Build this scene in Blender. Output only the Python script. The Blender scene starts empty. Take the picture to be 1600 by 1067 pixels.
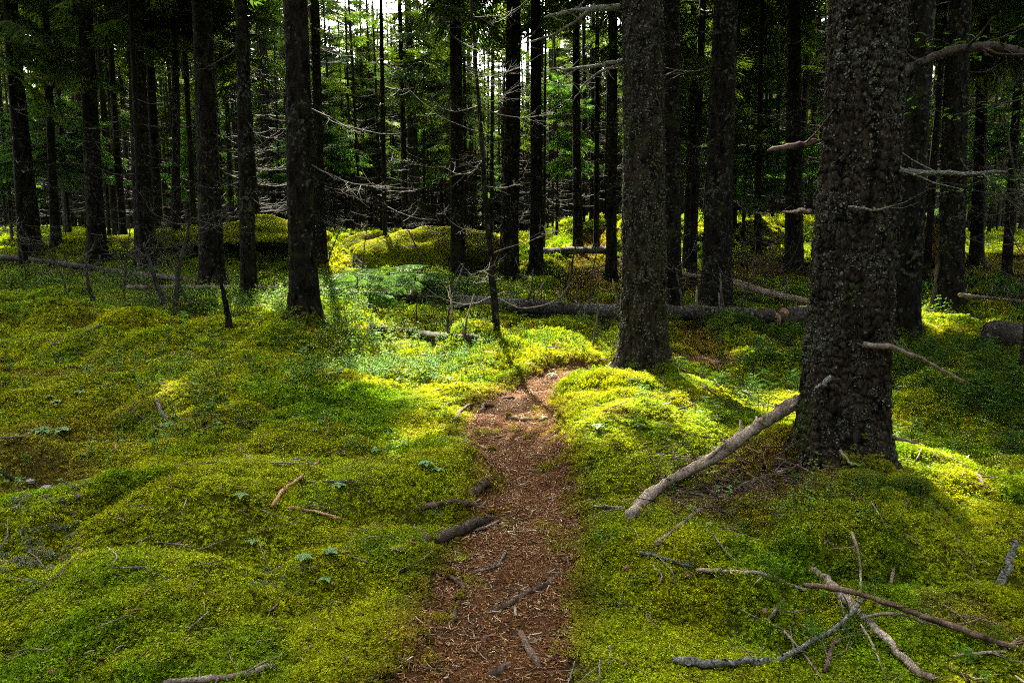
import bpy, math, random
import numpy as np
from mathutils import Vector, Matrix, Euler

random.seed(7)
rng = np.random.default_rng(7)
S = bpy.context.scene
COL = S.collection

# ------------------------------------------------------------------ camera, sky, sun, exposure
CAM_H, PITCH, LENS = 1.6, math.radians(9.3), 28.0
F = LENS / 36.0 * 1600.0
cam_d = bpy.data.cameras.new('camera'); cam = bpy.data.objects.new('camera', cam_d); COL.objects.link(cam)
cam.location = (0, 0, CAM_H); cam.rotation_euler = (math.pi / 2 - PITCH, 0, 0)
cam_d.lens = LENS; cam_d.sensor_width = 36; cam_d.clip_end = 3000; cam_d.clip_start = 0.05
S.camera = cam

SUN_AZ, SUN_EL = math.radians(-14), math.radians(46)       # azimuth from +Y, clockwise positive
SUN = np.array([math.sin(SUN_AZ) * math.cos(SUN_EL), math.cos(SUN_AZ) * math.cos(SUN_EL), math.sin(SUN_EL)])
world = bpy.data.worlds.new('World'); S.world = world; world.use_nodes = True
wn = world.node_tree; wn.nodes.clear()
sky = wn.nodes.new('ShaderNodeTexSky'); sky.sky_type = 'NISHITA'; sky.sun_disc = False
sky.sun_elevation = SUN_EL; sky.sun_rotation = SUN_AZ % (2 * math.pi); sky.dust_density = 4.0; sky.air_density = 1.0; sky.ozone_density = 0.6
hsv = wn.nodes.new('ShaderNodeHueSaturation'); hsv.inputs['Saturation'].default_value = 0.35; hsv.inputs['Value'].default_value = 1.0
bg = wn.nodes.new('ShaderNodeBackground'); bg.inputs[1].default_value = 0.15
wo = wn.nodes.new('ShaderNodeOutputWorld')
wn.links.new(sky.outputs[0], hsv.inputs['Color']); wn.links.new(hsv.outputs[0], bg.inputs[0]); wn.links.new(bg.outputs[0], wo.inputs[0])
sd = bpy.data.lights.new('sun', 'SUN'); sd.energy = 4.0; sd.angle = math.radians(0.5); sd.color = (1.0, 0.93, 0.78)
so = bpy.data.objects.new('sun', sd); COL.objects.link(so)
so.rotation_euler = Vector(tuple(SUN)).to_track_quat('Z', 'Y').to_euler(); so.location = (0, 0, 40)
S.view_settings.view_transform = 'Standard'; S.view_settings.look = 'None'
S.view_settings.exposure = 3.45; S.view_settings.gamma = 1.0; S.view_settings.use_curve_mapping = False
S.render.engine = 'CYCLES'
cy = S.cycles
cy.max_bounces = 5; cy.diffuse_bounces = 3; cy.glossy_bounces = 2; cy.transmission_bounces = 3; cy.transparent_max_bounces = 4
cy.use_denoising = False; cy.caustics_reflective = False; cy.caustics_refractive = False
cy.sample_clamp_indirect = 4.0; cy.pixel_filter_type = 'BLACKMAN_HARRIS'; cy.filter_width = 1.1

# ------------------------------------------------------------------ noise
def _h(ix, iy, iz=0, seed=0):
    n = (ix * 374761393 + iy * 668265263 + iz * 2147483647 + seed * 1274126177) & 0xffffffff
    n = ((n ^ (n >> 13)) * 1274126177) & 0xffffffff
    n = ((n ^ (n >> 15)) * 2246822519) & 0xffffffff
    return ((n ^ (n >> 16)) & 0xffffff) / float(0xffffff)
def vn2(x, y, seed=0):
    x = np.asarray(x, float); y = np.asarray(y, float)
    ix = np.floor(x).astype(np.int64); iy = np.floor(y).astype(np.int64)
    fx = x - ix; fy = y - iy
    fx = fx * fx * fx * (fx * (fx * 6 - 15) + 10); fy = fy * fy * fy * (fy * (fy * 6 - 15) + 10)
    a = _h(ix, iy, 0, seed); b = _h(ix + 1, iy, 0, seed); c = _h(ix, iy + 1, 0, seed); d = _h(ix + 1, iy + 1, 0, seed)
    return (a + (b - a) * fx) * (1 - fy) + (c + (d - c) * fx) * fy
def fbm(x, y, oct=3, seed=0, gain=0.5):
    s = 0; a = 1; t = 0
    for o in range(oct):
        s = s + a * vn2(x * 2 ** o + 13.7 * o, y * 2 ** o - 7.1 * o, seed + o); t += a; a *= gain
    return s / t
def vn3(x, y, z, seed=0):
    ix = np.floor(x).astype(np.int64); iy = np.floor(y).astype(np.int64); iz = np.floor(z).astype(np.int64)
    f = [x - ix, y - iy, z - iz]; f = [t * t * (3 - 2 * t) for t in f]
    r = 0
    for dx in (0, 1):
        for dy in (0, 1):
            for dz in (0, 1):
                w = (f[0] if dx else 1 - f[0]) * (f[1] if dy else 1 - f[1]) * (f[2] if dz else 1 - f[2])
                r = r + w * _h(ix + dx, iy + dy, iz + dz, seed)
    return r
def worley(x, y, period, seed=0):
    """F1, F2 and cell value; x wraps round after `period` cells"""
    ix = np.floor(x).astype(np.int64); iy = np.floor(y).astype(np.int64)
    f1 = np.full(x.shape, 9.); f2 = np.full(x.shape, 9.); cid = np.zeros(x.shape)
    for dx in (-1, 0, 1):
        for dy in (-1, 0, 1):
            cx = ix + dx; cyy = iy + dy; wx = np.mod(cx, period)
            jx = cx + .15 + .7 * _h(wx, cyy, 0, seed); jy = cyy + .15 + .7 * _h(wx, cyy, 1, seed)
            d = np.hypot(jx - x, jy - y); v = _h(wx, cyy, 2, seed)
            n1 = d < f1
            f2 = np.where(n1, f1, np.minimum(f2, d)); cid = np.where(n1, v, cid); f1 = np.where(n1, d, f1)
    return f1, f2, cid
def sst(a, b, x):
    t = np.clip((x - a) / (b - a), 0, 1); return t * t * (3 - 2 * t)

# ------------------------------------------------------------------ pixel rays of the photograph -> places on the ground
def ray(px, py):
    v = np.array([(px - 800) / F, 1.0, (533.5 - py) / F])
    c, s = math.cos(PITCH), math.sin(PITCH)
    return np.array([v[0], v[1] * c + v[2] * s, -v[1] * s + v[2] * c])
def flat(px, py):
    r = ray(px, py); t = -CAM_H / r[2]; return (r[0] * t, r[1] * t)
def at_depth(px, py, Y):
    r = ray(px, py); t = Y / r[1]; return Vector((r[0] * t, Y, CAM_H + r[2] * t))

PATH = [(735, 1160, 118), (742, 1067, 106), (765, 980, 98), (790, 900, 86), (812, 830, 72), (822, 770, 62), (815, 720, 55), (798, 670, 56),
        (800, 635, 50), (830, 608, 40), (900, 588, 34), (975, 578, 26)]
PW = []
for (a, b, w) in PATH:
    q = flat(a, b); PW.append((q[0], q[1], w / F * math.hypot(q[1], CAM_H)))
PW = [(PW[0][0] - .03, -3.0, PW[0][2])] + PW + [(2.3, 8.6, .2), (2.2, 10.5, .2), (1.1, 14.0, .22), (1.4, 17.0, .3), (2.5, 24, .3)]
PW = np.array(PW)
def path_dist(x, y):
    """signed: distance to the path's centre line divided by its half width there"""
    best = np.full(np.shape(x), 99.0)
    for i in range(len(PW) - 1):
        a = PW[i]; b = PW[i + 1]; d = b[:2] - a[:2]; L = d @ d
        t = np.clip(((x - a[0]) * d[0] + (y - a[1]) * d[1]) / L, 0, 1)
        w = a[2] + (b[2] - a[2]) * t
        best = np.minimum(best, np.hypot(x - a[0] - t * d[0], y - a[1] - t * d[1]) / w)
    return best

BUMPS = []   # x, y, rx, ry, height
def bump(px, py, rx, ry, h): q = flat(px, py); BUMPS.append((q[0], q[1], rx, ry, h))
bump(1010, 640, .75, 1.1, .20); bump(950, 690, .45, .8, .10); bump(1130, 700, .6, .7, .12)
bump(1310, 760, .9, .75, .16); bump(1500, 830, 1.0, .7, .06)
bump(775, 548, .8, 1.0, .20); bump(870, 560, .9, .6, .06)
bump(480, 530, .7, .9, .16); bump(400, 520, .7, .8, .12); bump(70, 520, 1.0, .8, .26); bump(150, 545, .5, .5, .08)
bump(230, 540, .8, .8, .12); bump(330, 640, .5, .45, .10); bump(250, 620, .5, .5, .08); bump(500, 610, .5, .5, .05)
bump(350, 780, .8, .6, .13); bump(200, 830, .8, .6, .12); bump(130, 950, .8, .5, .06); bump(20, 720, .6, .5, .12)
bump(90, 745, .35, .35, -.22); bump(190, 680, .6, .4, -.10); bump(420, 930, .5, .4, -.07); bump(520, 720, .5, .4, -.05)
bump(640, 560, 1.1, .8, -.10); bump(840, 510, 2.2, 1.0, -.05); bump(1060, 520, .8, .8, .20); bump(1180, 585, 1.0, .8, -.06)
bump(1430, 600, 1.2, .8, .06); bump(1560, 620, .8, .8, .12); bump(1500, 540, 1.5, 1.5, .10)
bump(1330, 880, .7, .6, .08); bump(1100, 920, .6, .5, .05); bump(1250, 1010, .5, .4, -.06)

def Hf(x, y):
    x = np.asarray(x, float); y = np.asarray(y, float)
    z = 0.05 * (fbm(x * .35, y * .35, 2, 3) - .5) * 2
    # pillowy hummocks with creases between them
    wx = x + .35 * (fbm(x * .9, y * .9, 2, 41) - .5); wy = y + .35 * (fbm(x * .9, y * .9, 2, 42) - .5)
    f1, f2, cid = worley(wx * .95, wy * .95, 10 ** 6, 5)
    pil = np.sqrt(np.clip(f2 - f1, 0, 1)) * (.5 + cid)
    g1, g2, gid = worley(wx * 2.7 + 9, wy * 2.7, 10 ** 6, 6)
    pil2 = np.sqrt(np.clip(g2 - g1, 0, 1)) * (.4 + gid)
    amp = 1.0 + .8 * sst(5, 14, y)
    z = z + (.155 * pil * amp + .060 * pil2 - .105)
    z = z + .022 * (fbm(x * 6, y * 6, 2, 11) - .5)
    for (bx, by, rx, ry, h) in BUMPS:
        z = z + h * np.exp(-((x - bx) / rx) ** 2 - ((y - by) / ry) ** 2)
    # ground behind the log rises to the right of the boulder
    z = z + 1.15 * sst(15, 25, y) * sst(-.5, 3.5, x) * (1 - .5 * sst(8, 18, x)) * (1 - sst(34, 60, y))
    z = z + .6 * sst(17, 19.5, y) * sst(-3.2, -4.6, x) * (.7 + .5 * fbm(x * .5, y * .5, 2, 8)) * (1 - sst(30, 60, y))
    z = z + .3 * (fbm(x * .15, y * .15, 2, 9) - .5) * sst(14, 30, y)
    pd = path_dist(x, y)
    k = 1 - sst(.55, 1.9, pd)
    z = z * (1 - .60 * k * (1 - .4 * sst(12, 16, y) )) - .045 * k + .012 * k * (fbm(x * 14, y * 14, 2, 21) - .5)
    return z

# the ground grid: fine near the camera's foot, coarse far off; every later height is read from this same grid
du = 0.0165
gx = 4.0 * np.sinh(np.arange(-4.65, 4.65, du)); gy = 4.5 + 4.0 * np.sinh(np.arange(-1.95, 5.3, du))
GX, GY = np.meshgrid(gx, gy); GZ = Hf(GX, GY); PD = path_dist(GX, GY)
def H(x, y):
    x = np.clip(np.asarray(x, float), gx[0] + .01, gx[-1] - .01); y = np.clip(np.asarray(y, float), gy[0] + .01, gy[-1] - .01)
    i = np.searchsorted(gx, x) - 1; j = np.searchsorted(gy, y) - 1
    u = (x - gx[i]) / (gx[i + 1] - gx[i]); v = (y - gy[j]) / (gy[j + 1] - gy[j])
    return (GZ[j, i] * (1 - u) + GZ[j, i + 1] * u) * (1 - v) + (GZ[j + 1, i] * (1 - u) + GZ[j + 1, i + 1] * u) * v
_t = np.geomspace(1.2, 300, 6000)
def G(px, py, lift=0.0):
    r = ray(px, py); P = r[None, :] * _t[:, None]
    b = (CAM_H + P[:, 2]) < H(P[:, 0], P[:, 1]) + lift
    k = int(np.argmax(b)) if b.any() else len(_t) - 1
    return Vector((P[k, 0], P[k, 1], CAM_H + P[k, 2]))
def GH(x, y): return float(H(x, y))

# ------------------------------------------------------------------ mesh helpers
def link(o, parent=None):
    COL.objects.link(o)
    if parent is not None: o.parent = parent
    return o
def mesh_np(name, V, Fq, mat=None, smooth=False, attrs=None):
    """V (n,3); Fq a list of arrays (m,3) or (m,4)"""
    me = bpy.data.meshes.new(name)
    V = np.asarray(V, np.float32); me.vertices.add(len(V)); me.vertices.foreach_set('co', V.ravel())
    Fq = [np.asarray(f, np.int32) for f in Fq if len(f)]
    if Fq:
        loops = np.concatenate([f.ravel() for f in Fq]); tot = np.concatenate([np.full(len(f), f.shape[1], np.int32) for f in Fq])
        st = np.concatenate([[0], np.cumsum(tot)[:-1]]).astype(np.int32)
        me.loops.add(len(loops)); me.polygons.add(len(tot))
        me.loops.foreach_set('vertex_index', loops); me.polygons.foreach_set('loop_start', st); me.polygons.foreach_set('loop_total', tot)
        if smooth: me.polygons.foreach_set('use_smooth', np.ones(len(tot), bool))
    for k, (typ, arr) in (attrs or {}).items():
        a = me.attributes.new(k, typ, 'POINT')
        key = {'FLOAT': 'value', 'INT': 'value', 'FLOAT_VECTOR': 'vector', 'FLOAT_COLOR': 'color'}[typ]
        a.data.foreach_set(key, np.asarray(arr).ravel())
    me.update(calc_edges=bool(Fq)); me.validate()
    if mat: me.materials.append(mat)
    return me
class MB:
    def __init__(s): s.V = []; s.T = []; s.Q = []; s.n = 0; s.A = []
    def add(s, V, T=(), Q=(), var=None):
        V = np.asarray(V, float).reshape(-1, 3)
        if len(T): s.T.append(np.asarray(T) + s.n)
        if len(Q): s.Q.append(np.asarray(Q) + s.n)
        s.V.append(V); s.n += len(V); s.A.append(np.full(len(V), random.random() if var is None else var))
    def tube(s, pts, rad, sides=6, cap=True, rough=0.0, seed=0, var=None):
        P = np.array([tuple(p) for p in pts], float); n = len(P)
        R = np.full(n, rad) if np.isscalar(rad) else np.asarray(rad, float)
        Tn = np.gradient(P, axis=0); Tn /= np.linalg.norm(Tn, axis=1)[:, None] + 1e-9
        up = np.array([0, 0, 1.0]) if abs(Tn[0, 2]) < .9 else np.array([1.0, 0, 0])
        V = np.zeros((n, sides, 3)); a = np.arange(sides) / sides * 2 * math.pi
        u = np.cross(Tn[0], up); u /= np.linalg.norm(u)
        for i in range(n):
            u = u - Tn[i] * (u @ Tn[i]); u /= np.linalg.norm(u) + 1e-9; w = np.cross(Tn[i], u)
            rr = R[i] * (1 + (rough * (rng.random(sides) - .5) * 2 if rough else 0))
            V[i] = P[i] + (np.cos(a)[:, None] * u + np.sin(a)[:, None] * w) * (rr[:, None] if rough else rr)
        i = np.arange(n - 1)[:, None] * sides; j = np.arange(sides)[None, :]; k = (j + 1) % sides
        Q = np.stack([i + j, i + k, i + sides + k, i + sides + j], -1).reshape(-1, 4)
        V = V.reshape(-1, 3); T = []
        if cap:
            V = np.vstack([V, P[0], P[-1]]); c0 = n * sides; c1 = c0 + 1; b = (n - 1) * sides
            T = [(c0, (q + 1) % sides, q) for q in range(sides)] + [(c1, b + q, b + (q + 1) % sides) for q in range(sides)]
        s.add(V, T, Q, var)
    def mesh(s, name, mat=None, smooth=True):
        return mesh_np(name, np.vstack(s.V), ([np.vstack(s.T)] if s.T else []) + ([np.vstack(s.Q)] if s.Q else []), mat, smooth,
                       {'var': ('FLOAT', np.concatenate(s.A))})
def obj(name, me, parent=None, loc=None, kind=None, label=None, cat=None, group=None):
    o = bpy.data.objects.new(name, me)
    if loc is not None: o.location = loc
    for k, v in (('kind', kind), ('label', label), ('category', cat), ('group', group)):
        if v: o[k] = v
    return link(o, parent)
def thing(name, loc, label, cat, group=None): return obj(name, None, None, loc, None, label, cat, group)
def smooth_pts(P, sub=4, jitter=0.0):
    P = [np.array(tuple(p), float) for p in P]
    if len(P) == 2: P = [P[0], (P[0] + P[1]) / 2, P[1]]
    Q = [2 * P[0] - P[1]] + P + [2 * P[-1] - P[-2]]; out = []
    for i in range(1, len(Q) - 2):
        for k in range(sub):
            t = k / sub; a, b, c, d = Q[i - 1:i + 3]
            out.append(.5 * (2 * b + (c - a) * t + (2 * a - 5 * b + 4 * c - d) * t * t + (3 * b - a - 3 * c + d) * t ** 3))
    out.append(P[-1]); out = np.array(out)
    if jitter: out[1:-1] += (rng.random((len(out) - 2, 3)) - .5) * 2 * jitter
    return out

# ------------------------------------------------------------------ materials
def new_mat(name):
    m = bpy.data.materials.new(name); m.use_nodes = True; nt = m.node_tree; nt.nodes.clear()
    return m, nt, nt.nodes.new('ShaderNodeOutputMaterial')
def N(nt, typ, **kw):
    n = nt.nodes.new(typ)
    for k, v in kw.items(): setattr(n, k, v)
    return n
def ramp(nt, stops, fac=None):
    r = N(nt, 'ShaderNodeValToRGB'); e = r.color_ramp.elements
    while len(e) < len(stops): e.new(.5)
    for i, (p, c) in enumerate(stops): e[i].position = p; e[i].color = tuple(c) + (1,)
    if fac is not None: nt.links.new(fac, r.inputs[0])
    return r
def noise(nt, scale, detail=4, vec=None, rough=.55):
    n = N(nt, 'ShaderNodeTexNoise'); n.inputs['Scale'].default_value = scale; n.inputs['Detail'].default_value = detail
    n.inputs['Roughness'].default_value = rough
    if vec is not None: nt.links.new(vec, n.inputs['Vector'])
    return n
def mix(nt, fac, a, b, mode='MIX'):
    m = N(nt, 'ShaderNodeMix', data_type='RGBA', blend_type=mode)
    for s, v in ((0, fac), (6, a), (7, b)):
        if hasattr(v, 'default_value') or hasattr(v, 'is_linked'): nt.links.new(v, m.inputs[s])
        else: m.inputs[s].default_value = v if s == 0 else tuple(v) + (1,)
    return m.outputs[2]
def leafy(name, colsrc, trans=.4, rough=.6, spec=.2, tscale=(1.3, 1.35, .6)):
    """diffuse + gloss + light coming through; colsrc(nt) -> colour socket"""
    m, nt, out = new_mat(name); c = colsrc(nt)
    p = N(nt, 'ShaderNodeBsdfPrincipled'); p.inputs['Roughness'].default_value = rough; p.inputs['Specular IOR Level'].default_value = spec
    nt.links.new(c, p.inputs['Base Color'])
    t = N(nt, 'ShaderNodeBsdfTranslucent'); nt.links.new(mix(nt, 1.0, c, tscale, 'MULTIPLY'), t.inputs['Color'])
    s = N(nt, 'ShaderNodeMixShader'); s.inputs[0].default_value = trans
    nt.links.new(p.outputs[0], s.inputs[1]); nt.links.new(t.outputs[0], s.inputs[2]); nt.links.new(s.outputs[0], out.inputs[0])
    return m
def var_scale(nt, c, lo=.65, hi=1.35):
    a = N(nt, 'ShaderNodeAttribute', attribute_name='var'); mr = N(nt, 'ShaderNodeMapRange'); mr.inputs[3].default_value = lo; mr.inputs[4].default_value = hi
    nt.links.new(a.outputs['Fac'], mr.inputs[0])
    v = N(nt, 'ShaderNodeVectorMath', operation='SCALE'); nt.links.new(c, v.inputs[0]); nt.links.new(mr.outputs[0], v.inputs['Scale'])
    return v.outputs[0]
def tint_src(nt):
    return var_scale(nt, N(nt, 'ShaderNodeAttribute', attribute_name='tint', attribute_type='INSTANCER').outputs['Color'])
M = {}
M['moss'] = leafy('moss', lambda nt: var_scale(nt, N(nt, 'ShaderNodeAttribute', attribute_name='tint', attribute_type='INSTANCER').outputs['Color'], .35, 1.65), .40, .8, .04, (1.45, 1.4, .5))
M['litter'] = leafy('litter', tint_src, .08, .8, .15)
M['herb'] = leafy('herb', tint_src, .40, .7, .05, (1.3, 1.5, .45))
M['seedling'] = leafy('seedling', tint_src, .25, .75, .06, (1.1, 1.2, .5))
def needles_src(base, tip):
    def f(nt):
        oi = N(nt, 'ShaderNodeObjectInfo'); return var_scale(nt, mix(nt, oi.outputs['Random'], base, tip), .6, 1.4)
    return f
M['needles'] = leafy('needles', needles_src((.026, .052, .012), (.080, .108, .014)), .45, .6, .12, (1.5, 1.7, .5))
M['needles_fresh'] = leafy('needles_fresh', needles_src((.050, .11, .020), (.07, .14, .026)), .42, .6, .12, (1.3, 1.5, .5))
def ground_src(nt):
    a = N(nt, 'ShaderNodeAttribute', attribute_name='tint'); tc = N(nt, 'ShaderNodeTexCoord')
    n = noise(nt, 45, 4, tc.outputs['Object']); r = ramp(nt, [(.3, (.35, .35, .35)), (.7, (1.15, 1.15, 1.15))], n.outputs['Fac'])
    n2 = noise(nt, 3.5, 5, tc.outputs['Object']); r2 = ramp(nt, [(.35, (.75, .8, .8)), (.68, (1.2, 1.1, .9))], n2.outputs['Fac'])
    return mix(nt, 1.0, mix(nt, 1.0, a.outputs['Color'], r.outputs[0], 'MULTIPLY'), r2.outputs[0], 'MULTIPLY')
def solid(name, src, rough=.85, spec=.2, bump_s=None):
    m, nt, out = new_mat(name); p = N(nt, 'ShaderNodeBsdfPrincipled')
    p.inputs['Roughness'].default_value = rough; p.inputs['Specular IOR Level'].default_value = spec
    nt.links.new(src(nt), p.inputs['Base Color']); nt.links.new(p.outputs[0], out.inputs[0])
    if bump_s:
        tc = N(nt, 'ShaderNodeTexCoord'); mp = N(nt, 'ShaderNodeMapping'); mp.inputs['Scale'].default_value = bump_s[2]
        nt.links.new(tc.outputs['Object'], mp.inputs[0])
        n = noise(nt, bump_s[0], 6, mp.outputs[0], .65); b = N(nt, 'ShaderNodeBump'); b.inputs['Distance'].default_value = bump_s[1]; b.inputs['Strength'].default_value = 1
        nt.links.new(n.outputs['Fac'], b.inputs['Height']); nt.links.new(b.outputs[0], p.inputs['Normal'])
    return m
M['ground'] = solid('moss_ground', ground_src, .95, .1, (60, .03, (1, 1, 1)))
def bark_src(dark, mid, lich, amount, sc=1.0, zs=.45):
    def f(nt):
        tc = N(nt, 'ShaderNodeTexCoord'); mp = N(nt, 'ShaderNodeMapping'); mp.inputs['Scale'].default_value = (1, 1, zs)
        oi = N(nt, 'ShaderNodeObjectInfo'); cx = N(nt, 'ShaderNodeVectorMath', operation='SCALE'); cx.inputs['Scale'].default_value = 40
        cb = N(nt, 'ShaderNodeCombineXYZ')
        for q in range(3): nt.links.new(oi.outputs['Random'], cb.inputs[q])
        nt.links.new(cb.outputs[0], cx.inputs[0]); ad = N(nt, 'ShaderNodeVectorMath', operation='ADD')
        nt.links.new(tc.outputs['Object'], ad.inputs[0]); nt.links.new(cx.outputs[0], ad.inputs[1]); nt.links.new(ad.outputs[0], mp.inputs[0])
        n = noise(nt, 22 * sc, 6, mp.outputs[0], .7); c = ramp(nt, [(.38, dark), (.62, mid)], n.outputs['Fac'])
        l1 = noise(nt, 34 * sc, 3, ad.outputs[0], .6); l2 = noise(nt, 2.2, 3, ad.outputs[0])
        s = N(nt, 'ShaderNodeMath', operation='ADD'); nt.links.new(l1.outputs['Fac'], s.inputs[0])
        q = N(nt, 'ShaderNodeMath', operation='MULTIPLY'); q.inputs[1].default_value = .45; nt.links.new(l2.outputs['Fac'], q.inputs[0]); nt.links.new(q.outputs[0], s.inputs[1])
        lf = ramp(nt, [(.80 - amount, (0, 0, 0)), (.84 - amount, (1, 1, 1))], s.outputs[0])
        c2 = mix(nt, lf.outputs[0], c.outputs[0], lich)
        g = noise(nt, 3.1, 3, ad.outputs[0]); gf = ramp(nt, [(.60, (0, 0, 0)), (.72, (.8, .8, .8))], g.outputs['Fac'])
        return mix(nt, gf.outputs[0], c2, (lich[0] * .45, lich[1] * .55, lich[2] * .15))
    return f
M['bark'] = solid('bark', bark_src((.002, .0017, .0013), (.018, .0145, .0105), (.048, .052, .033), -.02, .55), .95, .06, (26, .02, (1, 1, .35)))
M['bark_far'] = solid('bark_far', bark_src((.003, .0025, .002), (.018, .015, .011), (.04, .043, .028), -.03, .4), .95, .05, (14, .03, (1, 1, .3)))
M['bark_near'] = solid('bark_near', bark_src((.0025, .0018, .0013), (.036, .027, .018), (.05, .055, .033), -.02, 1.0, .3), .95, .06, (90, .006, (1, 1, .5)))
M['log'] = solid('log_bark', bark_src((.008, .006, .005), (.045, .034, .026), (.09, .10, .07), .0, .8, 1), .9, .2, (30, .012, (1, 1, 1)))
def two(c1, c2, sc, st=(.35, .65), vec=(1, 1, 1)):
    def f(nt):
        tc = N(nt, 'ShaderNodeTexCoord'); n = noise(nt, sc, 5, tc.outputs['Object'], .65)
        return ramp(nt, [(st[0], c1), (st[1], c2)], n.outputs['Fac']).outputs[0]
    return f
def wood(c1, c2, sc):
    def f(nt):
        tc = N(nt, 'ShaderNodeTexCoord'); n = noise(nt, sc, 5, tc.outputs['Object'], .7); c = ramp(nt, [(.34, c1), (.60, c2)], n.outputs['Fac']).outputs[0]
        n2 = noise(nt, sc * 11, 4, tc.outputs['Object'], .7); r2 = ramp(nt, [(.36, (.35, .33, .30)), (.56, (1.1, 1.1, 1.1))], n2.outputs['Fac']).outputs[0]
        return mix(nt, 1.0, c, r2, 'MULTIPLY')
    return f
M['pale_wood'] = solid('pale_wood', wood((.09, .065, .045), (.33, .265, .195), 9), .9, .08, (60, .006, (1, 1, 1)))
M['tan_wood'] = solid('tan_wood', wood((.20, .10, .05), (.46, .27, .15), 9), .85, .1, (60, .004, (1, 1, 1)))
M['grey_wood'] = solid('grey_wood', wood((.05, .038, .028), (.24, .19, .145), 12), .9, .12, (70, .003, (1, 1, 1)))
M['dark_wood'] = solid('dark_wood', wood((.012, .009, .007), (.065, .048, .035), 14), .9, .1, (70, .003, (1, 1, 1)))
M['root'] = solid('root_bark', wood((.025, .017, .012), (.135, .090, .062), 12), .9, .1, (80, .004, (1, 1, 1)))
M['twig'] = solid('twig_bark', two((.022, .019, .014), (.115, .10, .072), 9), .85, .2)
M['twig_dark'] = solid('twig_dark_bark', two((.008, .007, .005), (.07, .06, .042), 6), .85, .2)
M['lichened'] = solid('lichened_wood', two((.028, .022, .016), (.19, .20, .15), 95, (.38, .66)), .9, .15, (60, .006, (1, 1, 1)))
M['lichen'] = solid('lichen', two((.018, .020, .013), (.15, .16, .112), 40), .95, .04)
M['moss_rock'] = solid('moss_rock', two((.03, .035, .008), (.085, .105, .010), 7), .95, .05, (40, .02, (1, 1, 1)))
M['cut_wood'] = solid('cut_wood', two((.16, .08, .04), (.36, .22, .12), 25), .85, .2)
M['stone'] = solid('stone', two((.10, .09, .08), (.32, .30, .27), 9), .9, .2, (30, .01, (1, 1, 1)))
M['berry_leaf'] = leafy('berry_leaf', lambda nt: var_scale(nt, mix(nt, 0.0, (.10, .19, .06), (0, 0, 0)), .75, 1.25), .28, .6, .15, (1.1, 1.3, .5))
M['cone'] = solid('cone_scales', two((.10, .045, .025), (.28, .15, .09), 90), .7, .3)

# ------------------------------------------------------------------ colour of the moss carpet
def moss_col(x, y):
    a = fbm(x * .8, y * .8, 3, 31); b = fbm(x * 3.0, y * 3.0, 3, 32); c = fbm(x * .45 + 5, y * .45, 2, 33)
    yel = np.array([.235, .250, .0045]); grn = np.array([.134, .200, .0055]); brn = np.array([.15, .088, .018]); deep = np.array([.038, .095, .012])
    t = sst(.30, .60, .45 * a + .55 * b)[..., None]
    col = grn * (1 - t) + yel * t
    k = (sst(.58, .70, c) * .6 * sst(6, 9, y))[..., None]; col = col * (1 - k) + deep * k
    pd = path_dist(x, y)
    br = np.maximum(sst(2.0, 1.0, pd + .8 * (b - .5)) * .75, sst(.68, .78, fbm(x * 1.7 + 3, y * 1.7, 3, 36)) * .5)
    for (px, py, r, s) in ((120, 690, .6, .55), (200, 650, .4, .4), (70, 745, .35, .8), (1190, 770, .45, 1.0), (1120, 800, .3, .8), (1230, 540, .4, .8), (1210, 735, .35, .9), (1550, 550, .6, .5)):
        q = BR.setdefault((px, py), G(px, py)); br = np.maximum(br, s * np.exp(-((x - q.x) ** 2 + (y - q.y) ** 2) / r ** 2))
    # bare needle slope behind the log
    br = np.maximum(br, .85 * sst(14, 16, y) * sst(.2, 1.6, x) * sst(23, 19, y) * sst(.42, .55, fbm(x * .5, y * .5, 2, 37)))
    br = br[..., None]
    return col * (1 - br) + brn * br
BR = {}
def soil_col(x, y):
    n = fbm(x * 9, y * 9, 3, 51)[..., None]; return np.array([.045, .019, .007]) * (1 - n) + np.array([.165, .070, .021]) * n

# ------------------------------------------------------------------ setting: ground and path
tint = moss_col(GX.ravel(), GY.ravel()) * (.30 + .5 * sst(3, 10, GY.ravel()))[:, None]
pk = ((GY.ravel() < 9.0) | (GY.ravel() > 16))[:, None] * (1 - sst(.95, 1.35, PD.ravel() + .5 * (fbm(GX.ravel() * 7, GY.ravel() * 7, 2, 52) - .5)))[:, None]
tint = tint * (1 - pk) + soil_col(GX.ravel(), GY.ravel()) * pk
tint = np.hstack([tint, np.ones((len(tint), 1))])
ny, nx = GX.shape
ii = (np.arange(ny - 1)[:, None] * nx + np.arange(nx - 1)[None, :]).ravel()
V = np.stack([GX.ravel(), GY.ravel(), GZ.ravel()], 1)
obj('ground', mesh_np('ground', V, [np.stack([ii, ii + 1, ii + nx + 1, ii + nx], 1)], M['ground'], True, {'tint': ('FLOAT_COLOR', tint)}), kind='structure')
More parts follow.
